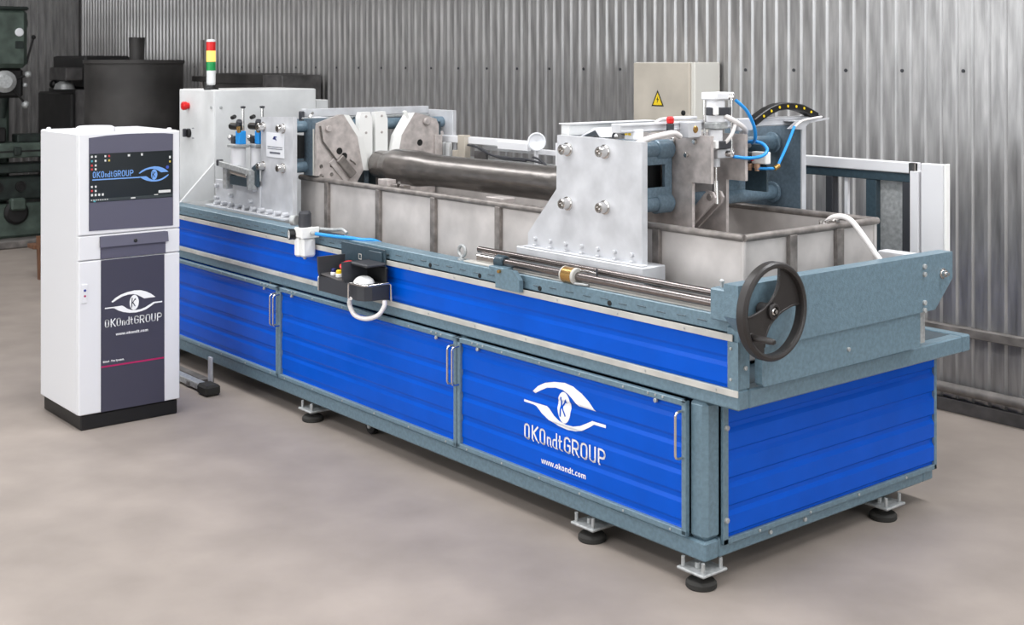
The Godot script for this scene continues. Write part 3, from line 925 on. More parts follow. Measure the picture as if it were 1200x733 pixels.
	part("switch_lever", MB.new().tube(curve([V(-0.652, 1.69, -0.22), V(-0.69, 1.702, -0.21), V(-0.71, 1.692, -0.205), V(-0.715, 1.676, -0.205)], 4), 0.005, 6), M.plastic_dark, ls)
	var wf := MB.new()
	wf.tube(curve([V(-0.62, 1.70, -0.33), V(-0.61, 1.745, -0.37), V(-0.61, 1.756, -0.44), V(-0.61, 1.756, -0.62)], 5), 0.008, 8)
	part("switch_bracket", wf, M.white, ls)
	var eb := thing("indicator_knob", "red knob on a black stem at the top of the right station", "knob", V(-0.56, 1.70, -0.40))
	part("knob_stem", MB.new().cyl(V(-0.56, 1.690, -0.40), V(-0.56, 1.738, -0.40), 0.017, 14, 0.003), M.plastic_dark, eb)
	part("knob_cap", MB.new().lathe(V(-0.56, 1.738, -0.40), Vector3.UP, [P(0.013, 0), P(0.016, 0.004), P(0.017, 0.022), P(0.012, 0.030), P(0, 0.031)], 14), M.red, eb, "red cap")
	single("hose", MB.new().tube(curve([V(-0.60, 1.645, -0.21), V(-0.58, 1.672, -0.27), V(-0.55, 1.690, -0.34), V(-0.54, 1.697, -0.40), V(-0.56, 1.680, -0.46)], 6), 0.013, 10), M.hose_white, "short white corrugated hose over the upper blue tube below the red knob", "hose")
	# vertical pneumatic cylinder with its clevis and swing arms
	var c := thing("air_cylinder", "upright white pneumatic clamping cylinder hanging above the trough", "cylinder", V(-0.46, 1.6, -0.58))
	var cx := -0.556
	var cz := -0.688
	part("cylinder_head", bx(cx - 0.045, cx + 0.05, 1.835, 1.870, cz - 0.075, cz + 0.05, 0.006), M.white, c)
	part("cylinder_body", MB.new().lathe(V(cx, 1.735, cz), Vector3.UP, [P(0, 0), P(0.040, 0), P(0.042, 0.004), P(0.042, 0.096), P(0.040, 0.10), P(0, 0.10)], 24), M.white, c)
	part("cylinder_collar", bx(cx - 0.038, cx + 0.040, 1.705, 1.735, cz - 0.040, cz + 0.040, 0.004), M.galv, c)
	part("lower_body", MB.new().lathe(V(cx, 1.61, cz), Vector3.UP, [P(0, 0), P(0.03, 0), P(0.032, 0.004), P(0.032, 0.092), P(0, 0.095)], 20), M.white, c)
	part("foot_block", bx(cx - 0.03, cx + 0.035, 1.575, 1.615, cz - 0.085, cz + 0.025, 0.003), M.plate, c)
	part("rod_guide", MB.new().cyl(V(cx, 1.535, cz), V(cx, 1.578, cz), 0.021, 16, 0.002), M.plate, c)
	part("piston_rod", MB.new().cyl(V(cx, 1.47, cz), V(cx, 1.54, cz), 0.009, 12), M.chrome, c)
	for y in [1.785, 1.635]:
		var m := MB.new()
		m.box(V(cx - 0.01, y - 0.018, cz + 0.036), V(cx + 0.032, y + 0.018, cz + 0.056), 0.003)
		part("sensor_clamp", m, M.plastic_dark, c)
		part("sensor", bx(cx + 0.012, cx + 0.048, y - 0.016, y + 0.020, cz + 0.030, cz + 0.052, 0.003), M.nylon, c)
		part("sensor_clamp", bx(cx + 0.028, cx + 0.05, y - 0.018, y + 0.018, cz - 0.045, cz + 0.028, 0.003), M.plastic_dark, c)
	for dx in [-0.034, 0.036]:
		part("tie_rod", MB.new().cyl(V(cx + dx, 1.60, cz + (0.036 if dx < 0 else -0.066)), V(cx + dx, 1.86, cz + (0.036 if dx < 0 else -0.066)), 0.0055, 8), M.chrome, c)
	for y in [1.848, 1.595]:
		var m := MB.new()
		m.lathe(V(cx + 0.03, y, cz - 0.035), V(1, 0, -0.4), [P(0.014, 0), P(0.014, 0.022), P(0.010, 0.024), P(0.010, 0.04), P(0, 0.04)], 8)
		m.cyl(V(cx + 0.055, y - 0.012, cz - 0.045), V(cx + 0.055, y + 0.016, cz - 0.045), 0.010, 8)
		part("air_fitting", m, M.chrome, c)
	var cv := MB.new()
	cv.tube([V(cx, 1.475, cz), V(cx, 1.455, cz), V(cx + 0.004, 1.37, cz)], 0.014, 10)
	part("clevis_rod", cv, M.chrome, c)
	for dz in [-0.030, 0.022]:
		var m := MB.new()
		m.prism([P(cx + 0.028, 1.400), P(cx + 0.012, 1.425), P(cx - 0.018, 1.428), P(cx - 0.04, 1.41), P(cx - 0.22, 1.22), P(cx - 0.18, 1.20), P(cx + 0.018, 1.375)], V(0, 0, cz + dz), V(1, 0, 0), V(0, 1, 0), V(0, 0, 0.012))
		part("swing_arm", m, M.steel, c)
	var pin := MB.new()
	pin.cyl(V(cx - 0.002, 1.40, cz - 0.045), V(cx - 0.002, 1.40, cz + 0.042), 0.016, 14, 0.002)
	part("clevis_pin", pin, M.chrome, c)
	# valve block with hoses
	var vb := thing("valve_block", "small white valve block with brass fittings on the dark rear plate", "valve", V(-0.56, 1.55, -1.0))
	part("valve_body", bx(-0.605, -0.520, 1.532, 1.588, -1.03, -0.99, 0.004), M.nylon, vb)
	for k in 3:
		part("brass_fitting", MB.new().lathe(V(-0.655 + k * 0.045, 1.500, -0.985), Vector3.UP, [P(0, 0), P(0.011, 0), P(0.011, 0.012), P(0.015, 0.013), P(0.015, 0.032), P(0, 0.033)], 8), M.copper, vb)
	part("valve_solenoid", bx(-0.675, -0.605, 1.535, 1.585, -1.02, -0.975, 0.004), M.plastic_dark, vb)
	part("valve_solenoid", MB.new().cyl(V(-0.66, 1.60, -0.99), V(-0.61, 1.62, -0.98), 0.016, 12, 0.002), M.plastic_dark, vb)
	part("valve_coil", MB.new().cyl(V(-0.65, 1.565, -0.96), V(-0.62, 1.575, -0.96), 0.015, 12, 0.002), M.chrome, vb)
	part("valve_button", MB.new().cyl(V(-0.595, 1.552, -0.99), V(-0.595, 1.552, -0.984), 0.008, 10), M.red, vb)
	part("valve_plate", bx(-0.68, -0.55, 1.40, 1.62, -1.035, -1.05, 0.002), M.paint_dark, vb)
	single("air_hose", MB.new().tube(curve([V(-0.503, 1.834, -0.762), V(-0.487, 1.785, -0.819), V(-0.498, 1.708, -0.885), V(-0.528, 1.652, -0.926), V(-0.580, 1.631, -0.967)], 7), 0.008, 8), M.hose_blue, "blue air hose slanting down from the head of the white cylinder", "hose")
	single("air_hose", MB.new().tube(curve([V(-0.498, 1.582, -0.742), V(-0.477, 1.572, -0.824), V(-0.477, 1.578, -0.916), V(-0.487, 1.603, -0.962), V(-0.518, 1.629, -0.967), V(-0.559, 1.638, -0.957), V(-0.600, 1.633, -0.957)], 7), 0.008, 8), M.hose_blue, "blue air hose looping sideways from the foot of the white cylinder", "hose")
	single("air_hose", MB.new().tube(curve([V(-0.56, 1.512, -0.985), V(-0.52, 1.512, -1.02), V(-0.505, 1.518, -1.05), V(-0.50, 1.56, -1.08), V(-0.51, 1.64, -1.15), V(-0.52, 1.70, -1.20)], 7), 0.007, 8), M.hose_blue, "blue air hose rising from the valve block to the top corner of the rear plate", "hose")
	single("hose_elbow", MB.new().tube([V(-0.505, 1.512, -1.035), V(-0.500, 1.525, -1.062)], 0.012, 8), M.brass, "brass elbow where the hose leaves the valve block", "fitting")
	single("sensor_cable", MB.new().tube(curve([V(-0.518, 1.767, -0.701), V(-0.498, 1.739, -0.752), V(-0.508, 1.708, -0.824), V(-0.549, 1.683, -0.885), V(-0.610, 1.672, -0.926)], 6), 0.012, 8), M.hose_white, "thick white cable running back from the upper sensor of the white cylinder", "cable")
	single("sensor_cable", MB.new().tube(curve([V(-0.518, 1.636, -0.701), V(-0.498, 1.677, -0.726), V(-0.500, 1.718, -0.752), V(-0.508, 1.739, -0.767)], 6), 0.009, 8), M.hose_white, "white cable rising from the lower sensor of the white cylinder", "cable")
	# energy chain
	var ec := thing("drag_chain", "arched black drag chain with yellow pins on top of the right station", "cable chain", V(-0.6, 1.74, -1.25))
	var arc := [V(-0.6, 1.725, -0.99), V(-0.6, 1.752, -1.045), V(-0.6, 1.775, -1.10), V(-0.6, 1.791, -1.16), V(-0.6, 1.795, -1.222), V(-0.6, 1.792, -1.285), V(-0.6, 1.782, -1.345), V(-0.6, 1.763, -1.40), V(-0.6, 1.742, -1.455), V(-0.6, 1.728, -1.50)]
	for i in arc.size() - 1:
		var a: Vector3 = arc[i]
		var b: Vector3 = arc[i + 1]
		var d := (b - a)
		var bs := Basis(V(1, 0, 0), d.normalized().cross(V(1, 0, 0)), d.normalized()).orthonormalized()
		var hh := 0.034 if i < 8 else 0.016
		var l := part("chain_link", MB.new().obox((a + b) * 0.5, V(0.05, hh, d.length() * 1.12), bs, 0.004), M.black, ec)
		if i > 0 and i < 8:
			part("pin", MB.new().lathe(a + V(0.0245, 0.0, 0.0), V(1, 0, 0), [P(0.0065, 0), P(0.0065, 0.003), P(0, 0.003)], 10), M.yellow, l)
	var bk := thing("chain_bracket", "pale folded bracket carrying cables beside the end of the black drag chain", "bracket", V(-0.55, 1.70, -1.40))
	part("bracket_arm", MB.new().prism([P(-1.18, 1.690), P(-1.24, 1.722), P(-1.50, 1.735), P(-1.50, 1.726), P(-1.34, 1.712), P(-1.30, 1.682)], V(-0.548, 0, 0), V(0, 0, 1), V(0, 1, 0), V(0.004, 0, 0)), M.plate, bk)
	part("bracket_flange", bx(-0.62, -0.548, 1.722, 1.726, -1.50, -1.22, 0.001), M.plate, bk)
	single("air_hose", MB.new().tube(curve([V(-0.52, 1.70, -1.205), V(-0.535, 1.725, -1.28), V(-0.54, 1.735, -1.38), V(-0.56, 1.738, -1.46)], 5), 0.006, 8), M.hose_white, "thin pale hose lying along the pale bracket under the drag chain", "hose")

# ---------------------------------------------------------------- left hand station
func head_station() -> void:
	var t := thing("head_station", "left hand clamping station with galvanised side plate, blue tubes and polygonal grey jaw plates", "clamp", V(-3.7, 1.06, -0.77))
	var z := -0.160
	var f := station_plate(t, [P(-3.808, 1.665), P(-3.415, 1.678), P(-3.415, 1.075), P(-4.42, 1.075), P(-4.42, 1.235), P(-3.808, 1.262)], z, 0.030)
	for b in [[-3.775, 1.606], [-3.528, 1.605], [-3.775, 1.363], [-3.528, 1.365]]:
		stud_end(f, b[0], b[1], z)
	part("mount_plate", bx(-4.405, -3.80, 1.095, 1.238, z, z + 0.012, 0.002), M.plate, t)
	var fb := part("foot_flange", bx(-4.46, -3.405, 1.062, 1.075, -0.19, -0.098, 0.002), M.plate, t)
	for k in 10:
		var m := MB.new()
		m.cyl(V(-4.36 + k * 0.099, 1.092, z), V(-4.36 + k * 0.099, 1.092, z + 0.045), 0.014, 10, 0.003)
		m.cyl(V(-4.36 + k * 0.099, 1.075, -0.12), V(-4.36 + k * 0.099, 1.087, -0.12), 0.013, 8, 0.002)
		part("bolt", m, M.plate, fb)
	for q in [[-4.37, 1.20], [-4.37, 1.12], [-4.17, 1.15], [-3.90, 1.135], [-3.85, 1.21]]:
		var m := MB.new()
		m.cyl(V(q[0], q[1], z + 0.012), V(q[0], q[1], z + 0.04), 0.013, 10, 0.003)
		part("bolt", m, M.plate, t)
	var lb := part("name_plate", bx(-3.735, -3.515, 1.425, 1.575, z + 0.0005, z + 0.003, 0.0), M.label, f, "white name plate with a small blue mark")
	var p1 := []
	stroke(p1, [P(0.49, 0.84), P(0.40, 0.75), P(0.55, 0.75)], 0.05)
	stroke(p1, [P(0.60, 0.83), P(0.45, 0.83), P(0.58, 0.70)], 0.05)
	part("blue_mark", print_on(p1, V(-3.735, 1.425, z + 0.003), V(0.22, 0, 0), V(0, 0.15, 0), V(0, 0, 1)), M.print_blue, lb)
	var p2 := []
	stroke(p2, [P(0.08, 0.42), P(0.92, 0.42)], 0.03)
	stroke(p2, [P(0.08, 0.34), P(0.92, 0.34)], 0.03)
	stroke(p2, [P(0.20, 0.18), P(0.80, 0.18)], 0.08)
	part("plate_lines", print_on(p2, V(-3.735, 1.425, z + 0.003), V(0.22, 0, 0), V(0, 0.15, 0), V(0, 0, 1)), M.print_grey, lb)
	for b in [[-3.775, 1.612], [-3.525, 1.612], [-3.775, 1.368], [-3.525, 1.368]]:
		part("cross_tube", MB.new().cyl(V(b[0], b[1], -0.19), V(b[0], b[1], -1.34), 0.036, 20), M.tube_blue, t)
	part("rear_plate", bx(-3.95, -3.405, 1.054, 1.69, -1.34, -1.372, 0.003), M.plate, t)
	part("dark_backing", bx(-3.62, -3.50, 1.42, 1.56, -0.20, -0.29, 0.002), M.black, t)  # black block between the blue tubes
	# blue columns carrying the jaws
	part("column", MB.new().prism([P(-0.365, 1.02), P(-0.365, 1.318), P(-0.305, 1.318), P(-0.305, 1.662), P(-0.47, 1.662), P(-0.47, 1.02)], V(-3.535, 0, 0), V(0, 0, 1), V(0, 1, 0), V(0.107, 0, 0)), M.plate_blue, t)
	part("column", bx(-3.61, -3.55, 1.02, 1.66, -0.70, -0.84, 0.004), M.paint_dark, t)  # dark block behind the gap between the guide bars
	part("column", MB.new().prism([P(-1.08, 1.02), P(-1.08, 1.60), P(-1.235, 1.60), P(-1.235, 1.318), P(-1.195, 1.318), P(-1.195, 1.02)], V(-3.535, 0, 0), V(0, 0, 1), V(0, 1, 0), V(0.107, 0, 0)), M.plate_blue, t)
	part("edge_strip", bx(-3.4275, -3.418, 1.32, 1.60, -0.303, -0.310, 0.001), M.strip, t)
	var xj := -3.426
	var w := 0.026
	var jaws := [
		[P(-0.365, 1.060), P(-0.365, 1.318), P(-0.311, 1.318), P(-0.315, 1.560), P(-0.324, 1.636), P(-0.477, 1.684), P(-0.505, 1.684), P(-0.605, 1.545), P(-0.648, 1.335), P(-0.560, 1.20), P(-0.40, 1.06)],
		[P(-1.195, 1.060), P(-1.195, 1.318), P(-1.229, 1.318), P(-1.225, 1.60), P(-1.205, 1.640), P(-1.060, 1.680), P(-1.035, 1.684), P(-0.935, 1.545), P(-0.892, 1.335), P(-0.98, 1.20), P(-1.14, 1.06)]]
	for i in 2:
		var j := part("jaw_plate", MB.new().prism(jaws[i], V(xj, 0, 0), V(0, 0, 1), V(0, 1, 0), V(w, 0, 0)), M.steel, t)
		# bright bevelled pads along the inner edge
		var pm := MB.new()
		var e: Array = jaws[i].slice(6, 9)
		var s := -1.0 if i == 0 else 1.0
		for k in 2:
			var a: Vector2 = e[k]
			var b: Vector2 = e[k + 1]
			pm.quad(V(xj + w, a.y, a.x), V(xj + w, b.y, b.x), V(xj + 0.012, b.y - 0.004, b.x + s * 0.048), V(xj + 0.012, a.y - 0.004, a.x + s * 0.048), V(1, 0.2, 0))
			pm.quad(V(xj - 0.024, a.y, a.x), V(xj - 0.024, b.y, b.x), V(xj - 0.024, b.y - 0.004, b.x + s * 0.048), V(xj - 0.024, a.y - 0.004, a.x + s * 0.048), V(-1, 0, 0))
			pm.quad(V(xj + 0.012, a.y - 0.004, a.x + s * 0.048), V(xj + 0.012, b.y - 0.004, b.x + s * 0.048), V(xj - 0.024, b.y - 0.004, b.x + s * 0.048), V(xj - 0.024, a.y - 0.004, a.x + s * 0.048), V(0, 0, s))
		part("bevel_pad", pm, M.nylon, j, "bright bevelled inner edge")
		var hm := MB.new()
		for q in ([[-0.475, 1.462], [-0.510, 1.430]] if i == 0 else [[-1.075, 1.49]]):
			hm.lathe(V(xj + w - 0.0005, q[1], q[0]), V(1, 0, 0), [P(0.021, 0.0), P(0.021, 0.002), P(0.017, 0.002), P(0.015, 0.001), P(0, 0.001)], 16)
		part("hole_plug", hm, M.black, j)
		var bm := MB.new()
		for q in ([[-0.345, 1.375], [-0.418, 1.377], [-0.345, 1.318], [-0.418, 1.322]] if i == 0 else [[-1.04, 1.40]]):
			bm.lathe(V(xj + w - 0.0005, q[1], q[0]), V(1, 0, 0), [P(0.012, 0), P(0.012, 0.004), P(0.006, 0.004), P(0.005, 0.002), P(0, 0.002)], 12)
		part("cap_screw", bm, M.chrome, j)
		var big := MB.new()
		if i == 0:
			big.cyl(V(xj + w, 1.602, -0.394), V(xj + w + 0.02, 1.602, -0.394), 0.020, 14, 0.003)
		else:
			big.cyl(V(xj + w, 1.625, -1.125), V(xj + w + 0.02, 1.625, -1.125), 0.026, 14, 0.006)
		part("pivot_bolt", big, M.steel, j)
		if i == 0:
			part("retaining_rod", MB.new().tube([V(xj + w + 0.008, 1.62, -0.335), V(xj + w + 0.008, 1.525, -0.352), V(xj + w + 0.008, 1.39, -0.465), V(xj + w + 0.008, 1.35, -0.50)], 0.006, 8), M.pipe, j)
			part("latch", MB.new().obox(V(xj + w + 0.015, 1.365, -0.515), V(0.026, 0.15, 0.055), Basis(V(1, 0, 0), 0.72), 0.004), M.stainless_dark, j)
			part("latch_plate", MB.new().obox(V(xj + w + 0.004, 1.345, -0.475), V(0.008, 0.17, 0.05), Basis(V(1, 0, 0), 0.72), 0.002), M.steel, j)
			part("latch_clip", MB.new().tube([V(xj + w + 0.03, 1.41, -0.53), V(xj + w + 0.035, 1.39, -0.555), V(xj + w + 0.02, 1.378, -0.575)], 0.007, 8), M.chrome, j)
		else:
			part("side_block", bx(xj, xj + w + 0.02, 1.36, 1.535, -1.185, -1.24, 0.002), M.steel, j)
			part("guard_plate", bx(xj - 0.01, xj, 1.40, 1.62, -1.19, -1.26, 0.002), M.paint_dark, j)
	# the two white guide bars between the jaws
	for zz in [[-0.640, -0.736], [-0.758, -0.850]]:
		var s := 1.0 if zz[0] > -0.7 else 0.0
		var g := part("guide_bar", MB.new().prism([P(zz[0] - 0.012 * s, 1.692), P(zz[0], 1.66), P(zz[0], 1.36), P(zz[1], 1.36), P(zz[1], 1.645), P(zz[1] + 0.018, 1.695)], V(-3.478, 0, 0), V(0, 0, 1), V(0, 1, 0), V(0.045, 0, 0)), M.nylon, t, "white guide bar")
		var sm := MB.new()
		add_bolt(sm, V(-3.433, 1.565, (zz[0] + zz[1]) * 0.5), V(1, 0, 0), 0.008, 0.004)
		add_bolt(sm, V(-3.433, 1.668, (zz[0] + zz[1]) * 0.5), V(1, 0, 0), 0.008, 0.004)
		part("screws", sm, M.steel, g)
		part("bar_backing", bx(-3.487, -3.479, 1.20, 1.64, zz[1] - 0.004, zz[1] + 0.03, 0.002), M.tube_blue, t)
	part("profile_rail", bx(-3.74, -3.68, 1.662, 1.712, -1.345, -0.40, 0.003), M.plate, t)
	part("profile_rail", bx(-3.66, -3.60, 1.648, 1.662, -1.30, -0.36, 0.003), M.galv, t)
	part("rail_clamp", bx(-3.70, -3.66, 1.62, 1.70, -0.385, -0.36, 0.006), M.plastic_dark, t)
	part("rail_hook", MB.new().tube(curve([V(-3.66, 1.60, -0.365), V(-3.64, 1.62, -0.385), V(-3.63, 1.66, -0.40), V(-3.64, 1.69, -0.43)], 5), 0.009, 8), M.chrome, t)
	part("rail_block", bx(-3.66, -3.58, 1.595, 1.665, -0.49, -0.41, 0.003), M.white, t)
	part("rail_lever", MB.new().obox(V(-3.42, 1.655, -0.985), V(0.03, 0.085, 0.018), Basis(V(1, 0, 0), 0.35), 0.003), M.nylon, t)
	# pair of air preparation cylinders on a bracket
	for u in [[-3.98, -0.095, "left hand white air cylinder with black valve and blue fitting on the left station"], [-3.935, -0.205, "rear white air cylinder with black valve standing close to the galvanised plate"]]:
		var x: float = u[0]
		var zc: float = u[1]
		var c := thing("air_filter", u[2], "air cylinder", V(x, 1.30, zc), "air cylinders beside the galvanised plate")
		part("bowl", MB.new().lathe(V(x, 1.335, zc), Vector3.UP, [P(0, 0), P(0.043, 0), P(0.046, 0.004), P(0.046, 0.135), P(0, 0.137)], 24), M.white, c)
		part("top_flange", bx(x - 0.06, x + 0.06, 1.472, 1.492, zc - 0.05, zc + 0.05, 0.004), M.galv, c)
		part("blue_body", bx(x + 0.005, x + 0.055, 1.492, 1.575, zc - 0.025, zc + 0.025, 0.004), M.hose_blue, c, "bright blue fitting body")
		part("valve_knob", MB.new().cyl(V(x - 0.10, 1.60, zc), V(x + 0.03, 1.60, zc), 0.022, 14, 0.004), M.black, c)
		part("valve_cap", MB.new().cyl(V(x, 1.60, zc), V(x + 0.02, 1.64, zc), 0.022, 14, 0.004), M.plastic_dark, c)
		part("brass_nut", MB.new().cyl(V(x + 0.045, 1.57, zc + 0.02), V(x + 0.055, 1.60, zc + 0.03), 0.014, 8), M.brass, c)
		part("side_fitting", MB.new().lathe(V(x - 0.12, 1.525, zc), V(1, 0, 0), [P(0, 0), P(0.016, 0), P(0.022, 0.02), P(0.014, 0.03), P(0.014, 0.11), P(0, 0.11)], 10), M.chrome, c)
		part("vent_pipe", MB.new().cyl(V(x + 0.03, 1.575, zc - 0.015), V(x + 0.03, 1.715, zc - 0.015), 0.0085, 10), M.chrome, c)
		part("pipe_head", MB.new().lathe(V(x + 0.03, 1.715, zc - 0.015), Vector3.UP, [P(0.008, 0), P(0.016, 0.004), P(0.016, 0.014), P(0, 0.016)], 10), M.plastic_dark, c)
		part("needle_valve", MB.new().cyl(V(x - 0.05, 1.655, zc + 0.02), V(x - 0.01, 1.665, zc + 0.02), 0.013, 10, 0.002), M.black, c)
		part("connector", bx(x - 0.07, x - 0.03, 1.492, 1.54, zc - 0.02, zc + 0.02, 0.004), M.plastic_dark, c)
	var br := thing("filter_bracket", "galvanised arm and dark block bracket under the white air cylinders", "bracket", V(-3.95, 1.25, -0.13))
	part("bracket_arm", MB.new().obox(V(-3.955, 1.345, -0.06), V(0.42, 0.035, 0.03), Basis(V(0, 0, 1), -0.075), 0.003), M.galv, br)
	part("arm_knob", MB.new().cyl(V(-4.17, 1.345, -0.06), V(-4.17, 1.385, -0.06), 0.022, 14, 0.004), M.plastic_dark, br)
	part("roller", MB.new().cyl(V(-4.09, 1.315, -0.11), V(-3.86, 1.30, -0.11), 0.028, 16, 0.003), M.chrome, br)
	part("bracket_leg", bx(-4.15, -4.10, 1.20, 1.35, -0.118, -0.070, 0.003), M.galv, br)
	part("bracket_block", bx(-4.08, -3.85, 1.232, 1.29, -0.145, -0.085, 0.003), M.paint_dark, br)
	part("bracket_leg", bx(-3.855, -3.825, 1.215, 1.33, -0.146, -0.085, 0.003), M.galv, br)
	part("bracket_plate", MB.new().prism([P(-3.86, 1.35), P(-3.80, 1.38), P(-3.795, 1.232), P(-3.80, 1.232), P(-3.90, 1.28)], V(0, 0, -0.145), V(1, 0, 0), V(0, 1, 0), V(0, 0, 0.02)), M.paint_dark, br)

# ---------------------------------------------------------------- the pipe under test and what it lies on
func workpiece() -> void:
	var prof := [P(0.0, 0.0), P(0.078, 0.0), P(0.086, 0.006), P(0.088, 0.05), P(0.089, 0.11), P(0.098, 0.16), P(0.106, 0.20), P(0.1085, 0.25), P(0.109, 0.40), P(0.107, 0.45), P(0.099, 0.53), P(0.0945, 0.60), P(0.093, 0.70), P(0.093, 1.60), P(0.096, 1.68), P(0.101, 1.74), P(0.101, 1.80), P(0.090, 2.05), P(0.088, 2.35), P(0, 2.35)]
	single("steel_pipe", MB.new().lathe(V(-3.41, 1.366, -0.77), V(1, 0, 0), prof, 40), M.pipe, "thick dark steel pipe with thickened ends lying over the trough", "pipe")
	var s := thing("pipe_rest", "grey steel roller rest with a chrome lever under the middle of the pipe", "roller rest", V(-2.6, 1.2, -0.5))
	part("rest_block", bx(-2.86, -2.76, 1.05, 1.335, -0.46, -0.40, 0.003), M.steel, s)
	part("rest_plate", bx(-2.758, -2.63, 1.05, 1.312, -0.47, -0.42, 0.003), M.stainless_dark, s)
	part("rest_lever", MB.new().tube([V(-2.67, 1.29, -0.40), V(-2.62, 1.33, -0.385)], 0.009, 8), M.chrome, s)
	part("rest_base", bx(-2.92, -2.62, 1.02, 1.05, -0.95, -0.39, 0.003), M.stainless_dark, s)
	part("rest_leg", bx(-2.88, -2.82, 0.80, 1.02, -0.62, -0.56, 0.003), M.stainless_dark, s)
	part("rest_leg", bx(-2.72, -2.66, 0.80, 1.02, -0.62, -0.56, 0.003), M.stainless_dark, s)
	var q := thing("slide_unit", "flat brass coloured strip and steel carriage lying inside the trough", "slide", V(-1.9, 1.2, -0.5))
	part("brass_strip", bx(-2.55, -1.88, 1.262, 1.276, -0.48, -0.42, 0.002), M.brass, q)
	part("carriage", bx(-1.88, -1.74, 1.20, 1.312, -0.50, -0.42, 0.003), M.steel, q)
	part("carriage", bx(-1.73, -1.55, 1.20, 1.285, -0.50, -0.41, 0.003), M.stainless_dark, q)
	part("slide_rail", bx(-2.58, -1.50, 1.22, 1.262, -0.50, -0.40, 0.002), M.stainless_dark, q)
	part("slide_leg", bx(-2.5, -2.44, 0.80, 1.22, -0.48, -0.43, 0.002), M.stainless_dark, q)
	part("slide_leg", bx(-1.62, -1.56, 0.80, 1.22, -0.48, -0.43, 0.002), M.stainless_dark, q)

